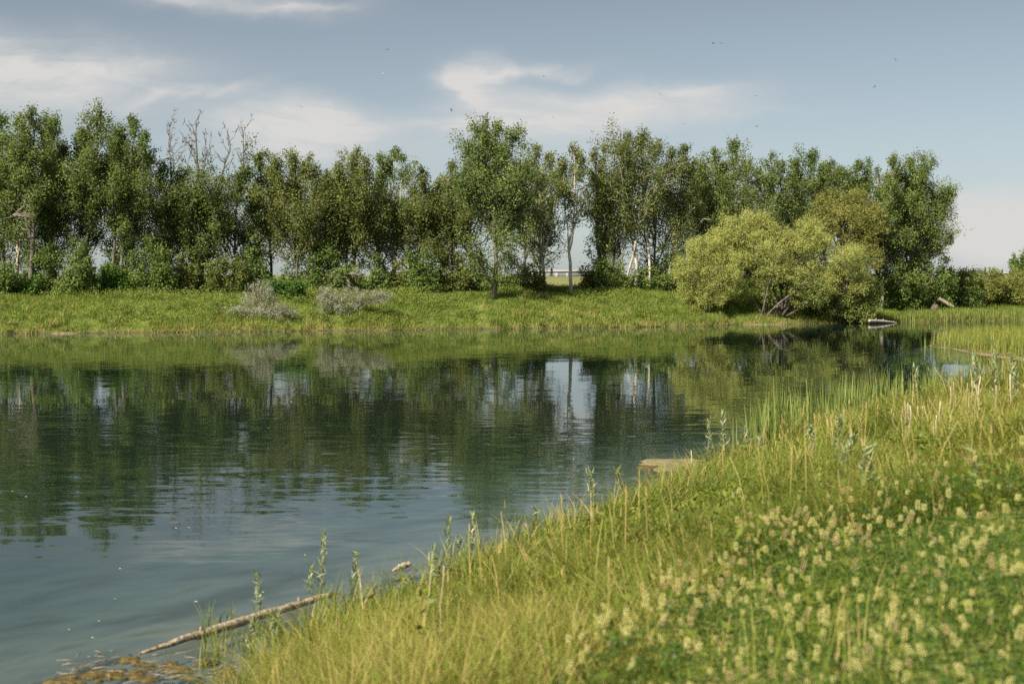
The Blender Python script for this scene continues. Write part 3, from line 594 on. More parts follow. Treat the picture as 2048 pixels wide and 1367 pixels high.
for i, ((px, py, rx, ry, lf), nm) in enumerate(zip(und, near_names)):
    if px < 1010 and lf != 'bright_shrub': py -= 4; ry += 5
    lobed('understory bush at the foot of the trees by ' + nm, 'understory_bush', 'bush', px, FS(px, 8.6 + (i % 3) * .7), [(px, py - ry * .25, rx * 1.05, ry * 1.3), (px - rx * .45, py + ry * .35, rx * .6, ry * .65), (px + rx * .5, py + ry * .3, rx * .55, ry * .7)], lf, .14, .75, .8, 130 + i, cl_r=.27, group='bushes under the far trees', stems=4, r0=.035, twigs=24)
hedge = [('dark green bush of the right bank, beside the last poplar', 1915, 588, 40, 30, 'shrub'), ('olive bush of the right bank, with yellowing leaves', 1898, 570, 34, 22, 'hedge'), ('brownish green bush topping the right bank', 1965, 572, 44, 20, 'hedge'),
         ('round dark bush in the middle of the right bank', 1945, 592, 36, 26, 'shrub'), ('large olive brown bush at the right edge of the bank', 2012, 585, 44, 34, 'hedge'), ('olive bush cut by the right edge of the photo', 2062, 582, 44, 38, 'hedge'), ('low bush beyond the right edge of the bank', 2130, 580, 50, 38, 'hedge')]
for i, (lab, px, py, rx, ry, lf) in enumerate(hedge):
    lobed(lab, 'bank_bush', 'bush', px, FS(px, 11.5 + (i % 2) * 1.2), [(px, py - 7, rx * 1.1, ry + 6), (px - rx * .5, py + ry * .2, rx * .65, ry * .7), (px + rx * .5, py + ry * .15, rx * .65, ry * .75)], lf, .14, .6, 1.0, 170 + i, cl_r=.27, group='bushes on the right bank', stems=5, r0=.03, twigs=40, bark='twig')
make_tree('small dark tree cut by the right edge, standing on the horizon', 2046, 514, 66, base_D=150, off=0, seed=90, t0=.1, leaf='shrub', name='small_tree', group=None, lsz=.2, leaders=[(2046, 512), (2032, 524), (2062, 518)])

# ------------------------------------------------------------------ far background
def spruce(px, top, w, D, seed, label):
    rng = np.random.default_rng(seed); X = pxX(px, D); z0 = 2.2; zt = at(px, top, D)[2]; H = zt - z0; R = w * D / FPX / 2
    tr, cr = MB(), MB(); tube(tr, [[X, D, z0], [X, D, zt]], [.02 * H + .05, .02], 6)
    n = 420; t = rng.random(n) ** .75; a = rng.random(n) * 2 * PI; r = (1 - t) * R * (.3 + .7 * rng.random(n)) + .03
    C = np.stack([X + r * np.cos(a), D + r * np.sin(a), z0 + .06 * H + t * .94 * H], 1)
    out = np.stack([np.cos(a), np.sin(a), -.35 * np.ones(n)], 1)
    leaves(cr, C, .10 * H, .4, rng.random(n), rng, .2, None, .2, out)
    b = (X, D, z0); root = thing('spruce_tree', b, label, 'spruce', 'spruces on the horizon'); tr.build('trunk', M['bark'], root, True, b); cr.build('crown', M['conifer'], root, False, b)
for k, (px, tp, w, lab) in enumerate([(1916, 543, 4, 'tiny spruce in front of the pale shed wall'), (1921, 541, 4, 'second tiny spruce, just right of the first by the pale shed wall'), (1931, 535, 6, 'tall thin spruce left of the street lamp'), (1946, 536, 5, 'tall thin spruce right of the street lamp'),
       (1962, 540, 9, 'left spruce of the dark clump above the white roof'), (1969, 534, 9, 'tallest spruce of the dark clump above the white roof'), (1978, 536, 6, 'right hand spruce of the dark clump above the white roof'), (1985, 535, 7, 'lone pointed spruce above the white roof'),
       (1993, 540, 5, 'small spruce after the lone pointed one'), (2003, 538, 11, 'wide spruce near the small horizon tree'), (2018, 541, 12, 'low wide spruce touching the small horizon tree'), (1103, 535, 10, 'far spruce seen through the gap in the poplars')]):
    spruce(px, tp, w, 620 + (k % 3) * 15, 300 + k, lab)
def shed(label, px0, px1, ytop, yeave, D, bays):
    x0, x1 = pxX(px0, D), pxX(px1, D); zt, ze = at(px0, ytop, D)[2], at(px0, yeave, D)[2]; c = ((x0 + x1) / 2, D, 1.6)
    root = thing('warehouse', c, label, 'warehouse')
    m = MB(); box(m, (x0, D, 1.6), (x1, D + 26, ze)); m.build('wall', M['wall'], root, False, c)
    m = MB(); n = 2; x = (x0 - .6, x1 + .6)
    V = [(x[0], D - .5, ze + .02), (x[1], D - .5, ze + .02), (x[1], D - .5, ze + .5), (x[0], D - .5, ze + .5), (x[1], D + 13, zt), (x[0], D + 13, zt), (x[1], D + 26.5, ze + .5), (x[0], D + 26.5, ze + .5), (x[1], D + 26.5, ze + .02), (x[0], D + 26.5, ze + .02)]
    m.add(V, [[0, 1, 2, 3], [3, 2, 4, 5], [5, 4, 6, 7], [7, 6, 8, 9], [0, 9, 8, 1], [1, 8, 6, 2], [0, 3, 7, 9]]); m.build('roof', M['roof'], root, False, c)
    for b in bays:
        xa, xb = pxX(b[0], D), pxX(b[1], D); m = MB(); box(m, (xa, D - .12, 1.7), (xb, D - .004, ze - .5)); m.build('loading_door', M['darkpanel'], root, False, c)
shed('long low white roofed warehouse on the horizon at the right edge', 1952, 2140, 543.5, 547, 700, [(1990, 1996), (2030, 2036)])
shed('pale warehouse on the horizon just past the last big poplar', 1880, 1962, 540.5, 543.5, 760, [(1900, 1909)])
shed('pale warehouse glimpsed through the gap in the poplars', 1040, 1190, 539, 543.5, 720, [(1110, 1118), (1132, 1138), (1064, 1072)])
shed('pale warehouse glimpsed among trunks below the tufted poplar', 770, 840, 541, 544, 740, [(790, 796), (812, 818)])
def lamp():
    D = 420; b = np.array([pxX(1943, D), D, 2.2]); zt = at(1943, 529, D)[2]
    root = thing('street_lamp', b, 'thin curved street lamp standing on the horizon between two spruces', 'street lamp')
    m = MB(); tube(m, [b, [b[0], D, zt - .5], [b[0] + .3, D, zt - .1], [b[0] + 1.2, D, zt]], [.09, .06, .05, .04], 6); m.build('pole', M['metal'], root, True, b)
    m = MB(); tube(m, [[b[0] + 1.1, D, zt], [b[0] + 1.4, D, zt - .02], [b[0] + 1.75, D, zt - .06]], [.07, .13, .05], 6); m.build('lamp_head', M['metal'], root, True, b)
lamp()

# ------------------------------------------------------------------ grass
def inframe(x, y, m=.07): return np.abs(x) < (.36 + m) * y + 1.2
def far_grass():
    rng = np.random.default_rng(5); mb = MB()
    n = 210000; x = rng.uniform(-42, 46, n); e = rng.random(n) ** 1.1 * 16 - 1.1; y = far_shore(x) + e
    k = inframe(x, y) & (far_d(x, y) > -.12); x, y = x[k], y[k]; e = far_d(x, y); z = height(x, y) - .02
    pt = fbm(x * .16, y * .3, 31); p2 = fbm(x * .9, y * .9, 33)
    tall = np.clip(fbm(x * .35, y * .35, 35) * 1.6 - .3, .15, 1)
    L = (.10 + .30 * tall) * (.5 + .9 * rng.random(len(x))); L = np.where(e < .6, L * 1.2, L)
    shelf = (x > 25) & (e < 9); L = np.where(shelf, L * 1.6, L)
    v = np.clip(.02 + .24 * (1 - np.clip(e / 7, 0, 1)) + .52 * pt + .35 * (p2 - .5) + .34 * (rng.random(len(x)) - .4), 0, .9)
    dry = (e < .45) & (rng.random(len(x)) < .55); v = np.where(dry, rng.uniform(.75, 1, len(x)), v)
    blades(mb, np.stack([x, y, z], 1), L, .034, rng, .8, v, 2)
    # broad weeds that make the sward lumpy
    n2 = 9000; wx = rng.uniform(-38, 42, n2); wy = far_shore(wx) + rng.uniform(.5, 12, n2); s = (fbm(wx * .4, wy * .4, 41) > .52) & (height(wx, wy) > .1); wx, wy = wx[s], wy[s]
    idx = np.repeat(np.arange(len(wx)), 14); q = rng.normal(size=(len(idx), 3)) * np.array([.16, .16, .10])
    C = np.stack([wx, wy, height(wx, wy) + .26], 1)[idx] + q
    leaves(mb, C, .11, .5, np.clip(.25 + .45 * rng.random(len(idx)), 0, 1), rng, .4)
    nt_ = 420; fx = rng.uniform(-38, 40, nt_); fy = far_shore(fx) + rng.uniform(-.9, 9, nt_) * rng.random(nt_)
    for q in range(nt_):
        if far_d(fx[q:q + 1], fy[q:q + 1])[0] < -.2: continue
        m_ = int(rng.integers(14, 30)); bx = fx[q] + rng.normal(size=m_) * .16; by = fy[q] + rng.normal(size=m_) * .16; v0 = rng.choice([.05, .15, .3, .6, .85])
        blades(mb, np.stack([bx, by, height(bx, by) - .03], 1), rng.uniform(.35, .8) * (.6 + .5 * rng.random(m_)), .035, rng, .6, np.clip(v0 + .1 * rng.normal(size=m_), 0, 1), 2)
    tag(mb.build('far_bank_grass', M['far_grass']), 'sunlit meadow grass on the far bank', 'grass', kind='stuff')
far_grass()
def spit_grass():
    rng = np.random.default_rng(6); mb = MB(); n = 16000
    x = rng.uniform(19.5, 32, n); y = rng.uniform(56, 75, n); k = (spit_d(x, y) > .1) & inframe(x, y, .12); x, y = x[k], y[k]
    L = .45 + .45 * rng.random(len(x)); v = np.clip(.15 + .55 * rng.random(len(x)) + (rng.random(len(x)) < .1) * .4, 0, 1)
    blades(mb, np.stack([x, y, height(x, y) - .03], 1), L, .022, rng, .28, v, 3)
    tag(mb.build('spit_grass', M['grass']), 'sedge and grass on the low spit by the right edge', 'grass', kind='stuff')
spit_grass()

VP = np.array([hit(a, b, .33) for a, b in [(1120, 1420), (1190, 1300), (1330, 1180), (1500, 1080), (1640, 1000), (1790, 965), (2048, 940), (2300, 930)]])
VP = np.concatenate([VP, [[9, 9], [9, 2], [1.2, 2]]])
def inpoly(x, y, P):
    c = np.zeros(len(x), bool); j = len(P) - 1
    for i in range(len(P)):
        xi, yi = P[i]; xj, yj = P[j]
        c ^= ((yi > y) != (yj > y)) & (x < (xj - xi) * (y - yi) / (yj - yi + 1e-12) + xi); j = i
    return c
def vetch_mask(x, y):
    s = .5; return inpoly(x + s * (vnoise(x * 1.3, y * 1.3, 51) - .5) * 2, y + s * (vnoise(x * 1.3 + 9, y * 1.3, 52) - .5) * 2, VP)

def near_grass():
    rng = np.random.default_rng(7); mb = MB()
    bands = [(2.4, 7, 2400, .0075), (7, 12, 1500, .0085), (12, 18, 900, .011), (18, 28, 520, .015), (28, 40, 320, .019), (40, 58, 190, .024)]
    for y0, y1, den, w in bands:
        x0, x1 = -.5 * y1 - 1.5, .45 * y1 + 1.5; n = int((x1 - x0) * (y1 - y0) * den)
        x = rng.uniform(x0, x1, n); y = rng.uniform(y0, y1, n)
        d = near_d(x, y); k = inframe(x, y, .05) & (d > -.25) & (d < 16); x, y, d = x[k], y[k], d[k]
        vm = vetch_mask(x, y); edge = np.clip(d / .8, 0, 1)
        keep = rng.random(len(x)) < np.where(vm, .07, 1) * (.25 + .75 * np.clip((d + .25) / .7, 0, 1)) * (.55 + .45 * fbm(x * 1.7, y * 1.7, 61) * 1.6)
        x, y, d, vm = x[keep], y[keep], d[keep], vm[keep]; n = len(x)
        pt = fbm(x * .55, y * .35, 63); p2 = fbm(x * 2.3, y * 2.3, 64)
        tf = np.clip((fbm(x * .9, y * .6, 68) - .3) * 2.2, 0, 1); L = (.15 + .20 * pt + .36 * tf) * (.5 + .85 * rng.random(n)); L = np.where(y > 18, L * 1.15, L); L = np.where(vm, L * 1.25, L)
        dry = (rng.random(n) < .09 + .20 * np.clip(pt * 1.8 - .7, 0, 1))
        v = np.clip(-.10 + .62 * pt + .55 * (p2 - .4) + .40 * (rng.random(n) - .3), 0, .8); v = np.where(dry, rng.uniform(.78, 1, n), v)
        hd = np.where(rng.random(n) < .6, rng.normal(size=n) * .7 + 9 * fbm(x * .5, y * .35, 67), rng.random(n) * 2 * PI)
        B = np.stack([x, y, height(x, y) - .02], 1)
        blades(mb, B, L, w * (.6 + .8 * rng.random(n)), rng, .8, v, 3, head=hd)
    # taller arching tufts fringe the water
    nt_ = 520; sx_ = rng.uniform(8, 54, nt_); off_ = rng.uniform(-.12, .75, nt_) ** 1.0; n0 = np.interp(sx_, _S, _N) + off_
    tx = sx_ * U[0] + n0 * NV[0]; ty = sx_ * U[1] + n0 * NV[1]
    for q in range(nt_):
        m_ = int(rng.integers(18, 46)); L = rng.uniform(.34, .85) * (.6 + .5 * rng.random(m_)); sc_ = .05 + .05 * rng.random()
        bx = tx[q] + rng.normal(size=m_) * sc_; by = ty[q] + rng.normal(size=m_) * sc_; v0 = rng.uniform(.05, .55)
        v = np.clip(v0 + .2 * rng.normal(size=m_), 0, .8); v = np.where(rng.random(m_) < .16, rng.uniform(.8, 1, m_), v)
        blades(mb, np.stack([bx, by, height(bx, by) - .03], 1), L, (.0075 + .00035 * ty[q]) * rng.uniform(.8, 1.3), rng, rng.uniform(.35, .95), v, 4)
    for q in range(46):                                   # sedge standing in the muddy shallows
        c = onz(rng.uniform(400, 660), rng.uniform(1235, 1400), 0); m_ = int(rng.integers(4, 13))
        bx = c[0] + rng.normal(size=m_) * .04; by = c[1] + rng.normal(size=m_) * .04
        blades(mb, np.stack([bx, by, np.full(m_, -.04)], 1), rng.uniform(.2, .5) * (.6 + .5 * rng.random(m_)), .010, rng, .5, np.clip(rng.uniform(.05, .5) + .15 * rng.normal(size=m_), 0, 1), 4)
    # small-leaved herbs through the sward
    n2 = 5200; wx = rng.uniform(-4, 14, n2); wy = rng.uniform(5, 36, n2); s = (near_d(wx, wy) > .3) & inframe(wx, wy) & (fbm(wx * .5, wy * .5, 71) > .47) & ~vetch_mask(wx, wy); wx, wy = wx[s], wy[s]
    idx = np.repeat(np.arange(len(wx)), 22); q = rng.normal(size=(len(idx), 3)) * np.array([.07, .07, .09])
    leaves(mb, np.stack([wx, wy, height(wx, wy) + .24], 1)[idx] + q, .038, .42, np.clip(.1 + .4 * rng.random(len(idx)), 0, 1), rng, .5)
    # broad leaved weeds here and there
    n4 = 900; wx = rng.uniform(-3, 15, n4); wy = rng.uniform(5, 34, n4); s = (near_d(wx, wy) > .2) & inframe(wx, wy); wx, wy = wx[s], wy[s]
    idx = np.repeat(np.arange(len(wx)), 16); q = rng.normal(size=(len(idx), 3)) * np.array([.09, .09, .11])
    leaves(mb, np.stack([wx, wy, height(wx, wy) + .27], 1)[idx] + q, .085, .36, np.clip(.05 + .35 * rng.random(len(idx)), 0, 1), rng, .4)
    # seed heads on thin stalks
    n3 = 2600; x = rng.uniform(-3, 15, n3); y = rng.uniform(4, 40, n3); s = (near_d(x, y) > .4) & inframe(x, y) & ~vetch_mask(x, y) & (fbm(x * .6, y * .4, 73) > .45); x, y = x[s], y[s]; n = len(x)
    B = np.stack([x, y, height(x, y)], 1); L = rng.uniform(.42, .85, n)
    h = rng.normal(size=n) * .8 + 2.3
    blades(mb, B, L, .004 + .0003 * y, rng, .25, rng.uniform(.7, 1, n), 3, head=h, taper=.8)
    tp = B + np.stack([np.cos(h) * .1 * L, np.sin(h) * .1 * L, L * .95], 1)
    blades(mb, tp, .085, .008 + .00022 * y, rng, .3, rng.uniform(.8, 1, n), 2, head=h, taper=.3)
    tag(mb.build('near_bank_grass', M['grass']), 'long yellow green grass on the near bank', 'grass', kind='stuff')
near_grass()

# ------------------------------------------------------------------ vetch in the near corner
def vetch_top(x, y): return .10 + .42 * np.clip(fbm(x * 1.7, y * 1.3, 81) * 1.7 - .35, 0, 1) + .10 * vnoise(x * 4, y * 4, 82)
def vetch():
    rng = np.random.default_rng(8); mb = MB()
    n = 20000; x = rng.uniform(-1, 9, n); y = rng.uniform(2.6, 16, n); k = vetch_mask(x, y) & inframe(x, y, .05); x, y = x[k], y[k]
    n = len(x); Hc = vetch_top(x, y); z = height(x, y) + Hc * (.15 + .85 * rng.random(n) ** .7)
    a = rng.random(n) * 2 * PI; ax = np.stack([np.cos(a), np.sin(a), .15 + .5 * rng.random(n)], 1); ax = unit(ax)
    sd = unit(np.cross(ax, np.tile([0, 0, 1.], (n, 1)))); L = rng.uniform(.08, .15, n)
    for k in range(7):
        for s in (-1, 1):
            C = np.stack([x, y, z], 1) + ax * (L * (k / 6.5))[:, None] + sd * s * .011 + np.array([0, 0, -.02]) * (k / 6) ** 2
            leaves(mb, C, .026, .42, np.clip(rng.random(n), 0, 1), rng, .45, None, 0, sd * s + ax * .4)
    blades(mb, np.stack([x, y, height(x, y)], 1)[::4], Hc[::4] * .95, .004, rng, .4, rng.uniform(.2, .9, len(x[::4])), 2, taper=.6)
    tag(mb.build('vetch_leaves', M['vetch']), 'lush dark green vetch foliage in the near right corner', 'ground cover', kind='stuff')
    # flower spikes
    def spike(seed, withered):
        r = np.random.default_rng(seed); st, hd = MB(), MB()
        Lh = r.uniform(.035, .095); bx, by = r.normal(size=2) * .03; Hs = 1.0
        P = np.array([[0, 0, -.28], [bx * .2, by * .2, -.12], [bx * .6, by * .6, 0], [bx, by, Lh * .95]])
        tube(st, P, [.0042, .0036, .003, .0015], 5)
        nf = 44
        for k in range(nf):
            t = k / nf; az_ = k * 2.4; rr = .0115 * (1 - .55 * t ** 2); c = np.array([bx * (.6 + .4 * t) + math.cos(az_) * rr, by * (.6 + .4 * t) + math.sin(az_) * rr, t * Lh])
            o_ = np.array([math.cos(az_), math.sin(az_), -.5 + 1.0 * t]); o_ /= np.linalg.norm(o_)
            e = c + o_ * .013
            tube(hd, [c - o_ * .003, (c + e) / 2, e], [.0020, .0042 if not withered else .0034, .0014], 4, float(r.random()))
        return st, hd
    kinds = []
    for k in range(8):
        wth = k >= 5
        st, hd = spike(400 + k, wth)
        root = thing('vetch_flower', (0, 0, 0), '', 'flower', '')
        st.build('stem', M['vetch'], root, True); hd.build('flower_head', M['flower_tan' if wth else 'flower'], root, True)
        kinds.append(root)
    # places of the spikes, the nearest 300 as flowers of their own
    n = 6200; x = rng.uniform(0, 9, n); y = rng.uniform(3.2, 15, n); k = vetch_mask(x, y) & inframe(x, y, .0) & (rng.random(n) < .25 + 1.1 * np.clip(fbm(x * 1.1, y * 1.1, 83) * 2 - .6, 0, 1)); x, y = x[k], y[k]
    z = height(x, y) + vetch_top(x, y) + rng.uniform(-.04, .16, len(x)); o = np.argsort(y); x, y, z = x[o], y[o], z[o]
    used = set(); n1 = 0; rest = {0: MB(), 1: MB()}
    for i in range(len(x)):
        wth = rng.random() < np.interp(y[i], [4, 12], [.12, .45])
        q = int(rng.integers(5, 8) if wth else rng.integers(0, 5)); src = kinds[q]; s = rng.uniform(.40, .85); rz = rng.random() * 6.28
        if n1 < 300:
            if q in used:
                o_ = src.copy(); COL.objects.link(o_)
                for ch in list(src.children):
                    c = ch.copy(); COL.objects.link(c); c.parent = o_
            else: o_ = src; used.add(q)
            o_.location = (x[i], y[i], z[i]); o_.rotation_euler = (rng.normal() * .15, rng.normal() * .15, rz); o_.scale = (s, s, s)
            o_['label'] = 'withered tan vetch flower spike among dark green leaves' if wth else 'pale cream yellow vetch flower spike among dark green leaves'
            o_['group'] = 'withered vetch spikes in the near corner' if wth else 'fresh vetch spikes in the near corner'; n1 += 1
        else:
            me = src.children[1].data if 'flower_head' in src.children[1].name else src.children[0].data
            V = np.empty(len(me.vertices) * 3, np.float32); me.vertices.foreach_get('co', V); V = V.reshape(-1, 3) * s
            F = np.empty(len(me.loops), np.int32); me.loops.foreach_get('vertex_index', F); A = np.empty(len(me.vertices), np.float32); me.attributes['v'].data.foreach_get('value', A)
            if len(F) % 4 == 0: rest[int(wth)].add(V + np.array([x[i], y[i], z[i]]), F.reshape(-1, 4), A)
    if rest[0].n: tag(rest[0].build('vetch_flowers', M['flower'], None, True), 'fresh pale vetch flowers farther up the patch', 'flowers', kind='stuff')
    if rest[1].n: tag(rest[1].build('withered_vetch_flowers', M['flower_tan'], None, True), 'withered tan vetch flowers farther up the patch', 'flowers', kind='stuff')
    for k, src in enumerate(kinds):
        if k not in used:
            for ch in list(src.children): bpy.data.objects.remove(ch)
            bpy.data.objects.remove(src)
    print('vetch spikes', n1, len(x))
vetch()

# ------------------------------------------------------------------ cattails, dry stalks, willow shoots
def shore_pt(px, off):             # where the line of sight crosses the near shore, off metres inland
    D = np.arange(4, 60, .05); x = pxX(px, D); k = np.argmax(near_d(x, D) < off)
    return np.array([x[k], D[k]])
def cattail(px, py, n, hmax, seed, label, group, D=None, name='cattail_clump', spread=.22):
    rng = np.random.default_rng(seed); b = shore_pt(px, py) if D is None else np.array([pxX(px, D), D])
    z = hz(*b) if D is None else max(hz(*b), -.25)
    B = np.stack([b[0] + rng.normal(size=n) * spread, b[1] + rng.normal(size=n) * spread * 1.3, np.full(n, z - .05)], 1)
    mb = MB(); L = hmax * (.55 + .45 * rng.random(n)); blades(mb, B, L, .04 if b[1] < 75 else .05, rng, .12, np.clip(rng.random(n) * .9, 0, 1), 4, taper=.12)
    st = rng.random(n) < .25
    if st.any(): blades(mb, B[st], L[st] * .8, .020, rng, .7, rng.random(st.sum()) * .9, 4, taper=.12)
    tag(mb.build(name, M['reed'], None, False, (b[0], b[1], z)), label, 'cattail', group)
rng = np.random.default_rng(77)
cats = []
for px in np.arange(1520, 2045, 17):
    py = rng.uniform(-.7, .5)
    hm = np.interp(px, [1520, 1600, 1700, 1900, 2040], [1.25, 1.5, 1.4, 1.3, 1.2]) * rng.uniform(.85, 1.15)
    cattail(px + rng.uniform(-6, 6), py, int(rng.integers(26, 44)), hm, 500 + int(px), 'green cattail clump in the band along the near shore', 'cattails along the near shore')
cattail(1556, .3, 40, 1.75, 601, 'fan shaped yellow green cattail clump first in the near shore band', None, spread=.14)
cattail(1860, 697, 16, 1.05, 602, 'small cattail clump standing alone in open water, with one leaf bent over', None, D=67.5, spread=.22)
cattail(1884, 692, 18, 1.2, 603, 'small cattail clump in open water, closer to the spit', None, D=68.5, spread=.22)
cattail(1534, 648, 12, .8, 604, 'small reed tuft in the water before the willow mound', None, D=98.5, spread=.2)
for k, px in enumerate(range(1905, 2060, 11)):
    cattail(px, 0, 14, .95, 1620 + k, 'green reed clump fringing the low spit', 'reeds fringing the spit', D=float(np.interp(px, [1905, 2060], [67.5, 59.5])), spread=.16, name='reed_clump')
for k, px in enumerate(range(1800, 2060, 10)):
    cattail(px, 0, 16, 1.1, 1650 + k, 'green reed clump at the waterline below the right bank', 'reeds below the right bank', D=FS(px, .3 + (k % 3) * 1.2), spread=.18, name='reed_clump')

def hz_at(px, py): b = hit(px, py); return np.array([b[0], b[1], hz(*b)])
def dry_stalk(px, ptop, pbot, seed, label, group=None, r=.009, lean=0, D=None):
    rng = np.random.default_rng(seed); b = hz_at(px, pbot) if D is None else np.array([pxX(px, D), D, hz(pxX(px, D), D)])
    t = at(px + lean, ptop, b[1]); mb = MB(); tube(mb, wander(b, t, 6, .012, rng), np.linspace(1, .55, 6) * r, 5, rng.random())
    tag(mb.build('dry_stalk', M['dry'], None, True, tuple(b)), label, 'dry stalk', group)
for k, (px, a, b, ln) in enumerate([(1663, 828, 870, 2), (1780, 817, 872, 3), (1789, 826, 880, -2), (1807, 800, 905, 2), (1812, 810, 890, 8), (1820, 805, 880, -4), (1877, 802, 880, 4), (1900, 772, 860, 1), (1904, 762, 850, 3), (1921, 752, 830, 2), (1937, 765, 850, -2), (1948, 770, 870, 6), (1940, 760, 830, 3), (1960, 752, 840, 1), (2018, 748, 830, 2), (1850, 812, 870, -5), (1740, 838, 880, 3), (1988, 770, 850, 4), (1868, 830, 900, 5), (1834, 812, 862, 2)]):
    dry_stalk(px, a, b + 8, 700 + k, 'bleached tan dead cattail stalk among the green cattails', 'dead stalks in the cattail band', .014, ln)
dry_stalk(870, 1130, 1325, 721, 'tall bare dry stem in the grass above the floating log', None, .008, 18)
dry_stalk(1378, 900, 965, 722, 'lone upright grey stick beside the floating algae mat', None, .013, 4)

def shoot(px, ptop, pbot, seed, label, lean=0, n=34, D=None, lsz=None):
    lsz = lsz or (.13 if pbot > 1090 else .17)
    rng = np.random.default_rng(seed); b = hz_at(px, pbot)
    t = at(px + lean, ptop, b[1]); L = np.linalg.norm(t - b); st, lf = MB(), MB(); P = wander(b, t, 7, .014, rng); tube(st, P, np.linspace(1, .4, 7) * (.007 if pbot > 1090 else .011), 5)
    s = np.linspace(.18, 1, n); i = s * 6; i0 = np.minimum(i.astype(int), 5); C0 = P[i0] * (1 - (i - i0))[:, None] + P[i0 + 1] * (i - i0)[:, None]
    a = np.arange(n) * 2.4 + rng.random(n); o_ = unit(np.stack([np.cos(a) * .55, np.sin(a) * .55, .75 + .5 * s], 1)); ll = lsz * (1.1 - .35 * s)
    C = C0 + o_ * (ll * .5)[:, None]
    leaves(lf, C, lsz, .15, rng.random(n), rng, .1, None, 0, o_ * 3)
    leaves(lf, C + rng.normal(size=C.shape) * .012, lsz * .9, .15, rng.random(n), rng, .1, None, 0, o_ * 3)
    root = thing('willow_shoot', b, label, 'willow shoot'); st.build('stem', M['twig'], root, True, b); lf.build('leaves', M['sapling'], root, False, b)
for k, (px, a, b, ln, n, lab) in enumerate([
   (640, 1068, 1205, 8, 34, 'tallest willow shoot, upright beside the end of the floating log'), (618, 1140, 1205, 4, 22, 'short willow shoot left of the tallest one at the log end'), (518, 1155, 1262, -4, 26, 'willow shoot leaning over the middle of the floating log'),
   (706, 1110, 1190, 8, 26, 'willow shoot between the log end and the wood chunk'), (868, 1100, 1180, 0, 30, 'bushy willow shoot right of the wood chunk'), (905, 1042, 1135, -8, 30, 'tall willow shoot with a hooked tip past the wood chunk'), (940, 1030, 1120, 5, 30, 'straight willow shoot next to the hooked one'),
   (925, 1082, 1140, -4, 26, 'low willow shoot between the hooked and the straight ones'), (1183, 945, 1020, -6, 24, 'thin willow shoot at the water before the bank bulges out'), (1246, 940, 1030, -12, 26, 'willow shoot with a curled tip left of the algae mat'),
   (1418, 843, 945, 2, 24, 'willow shoot with a bent tip at the end of the algae mat'), (1452, 828, 950, -8, 30, 'upright willow shoot right of the bent tipped one'), (1500, 855, 940, -14, 28, 'leaning willow shoot before the first cattails'), (1525, 870, 930, -6, 30, 'bushy willow shoot before the first cattails'),
   (1660, 842, 930, 20, 34, 'dark willow shoot in front of the cattails'), (1690, 880, 985, 14, 34, 'willow shoot in the grass below the cattails'), (1745, 905, 1010, -6, 34, 'solitary dark willow shoot in mid bank grass'), (1625, 860, 940, -10, 30, 'grey green willow shoot beside the fan shaped cattails'),
   (1830, 740, 830, -2, 30, 'leafy willow shoot standing above the cattails'), (1955, 715, 820, -6, 34, 'tall pale willow shoot against the bright water'), (1985, 712, 820, 5, 34, 'tallest pale willow shoot against the bright water'), (2030, 720, 830, -5, 34, 'willow shoot at the right edge above the cattails'),
   (505, 1250, 1330, 0, 30, 'willow shoot at the left end of the grass, over the muddy shallows'), (545, 1230, 1320, 10, 34, 'dense willow shoot behind the left end of the grass'), (1075, 1020, 1095, -6, 26, 'willow shoot at the narrow point of grey stone')]):
    shoot(px, a, b, 740 + k, lab, ln, n)
def thistle():
    rng = np.random.default_rng(811); b = hz_at(1500, 1120); t = at(1518, 1074, b[1]); st, hd = MB(), MB(); P = wander(b, t, 6, .01, rng); tube(st, P, np.linspace(1, .6, 6) * .006, 6)
    tube(hd, [t, t + np.array([.002, 0, .012]), t + np.array([.005, 0, .03])], [.008, .019, .014], 8); blades(hd, np.tile(t + np.array([.005, 0, .026]), (40, 1)), .04, .006, rng, .8, rng.random(40), 2)
    root = thing('thistle', b, 'single dusty purple thistle head above the grass, uphill of the vetch', 'thistle'); st.build('stem', M['vetch'], root, True, b); hd.build('flower_head', M['purple'], root, True, b)
thistle()
def broad(px, ptop, pbot, seed, label, n, lsz):
    rng = np.random.default_rng(seed); b = hz_at(px, pbot); t = at(px - 12, ptop, b[1]); st, lf = MB(), MB(); P = wander(b, t, 6, .01, rng); tube(st, P, np.linspace(1, .5, 6) * .008, 6)
    s = np.linspace(.3, 1, n); C0 = np.stack([np.interp(s * 5, range(6), P[:, k]) for k in range(3)], 1); a = np.arange(n) * 2.6
    for k in range(n):
        o_ = np.array([math.cos(a[k]) * .8, math.sin(a[k]) * .8, .5]); o_ /= np.linalg.norm(o_); sd = np.cross(o_, [0, 0, 1]); sd /= np.linalg.norm(sd); L = lsz * rng.uniform(.7, 1.1)
        t5 = np.linspace(0, 1, 7); wv = np.sin(t5 * PI) ** .7 * L * .2 + .001
        mid = C0[k] + o_[None] * (t5 * L)[:, None] - np.array([0, 0, 1]) * (t5 ** 2 * L * .35)[:, None]
        V = np.stack([mid - sd * wv[:, None], mid + sd * wv[:, None]], 1).reshape(-1, 3)
        lf.add(V, [[2 * q, 2 * q + 1, 2 * q + 3, 2 * q + 2] for q in range(6)], rng.random())
    root = thing('broadleaf_weed', b, label, 'weed'); st.build('stem', M['twig'], root, True, b); lf.build('leaves', M['sapling'], root, True, b)
broad(1960, 905, 1010, 801, 'large broad leaved weed with a drooping top near the right edge', 9, .20)
broad(890, 1255, 1325, 802, 'small broad leaved weed with a pale leaf beside the tall bare stem', 5, .12)

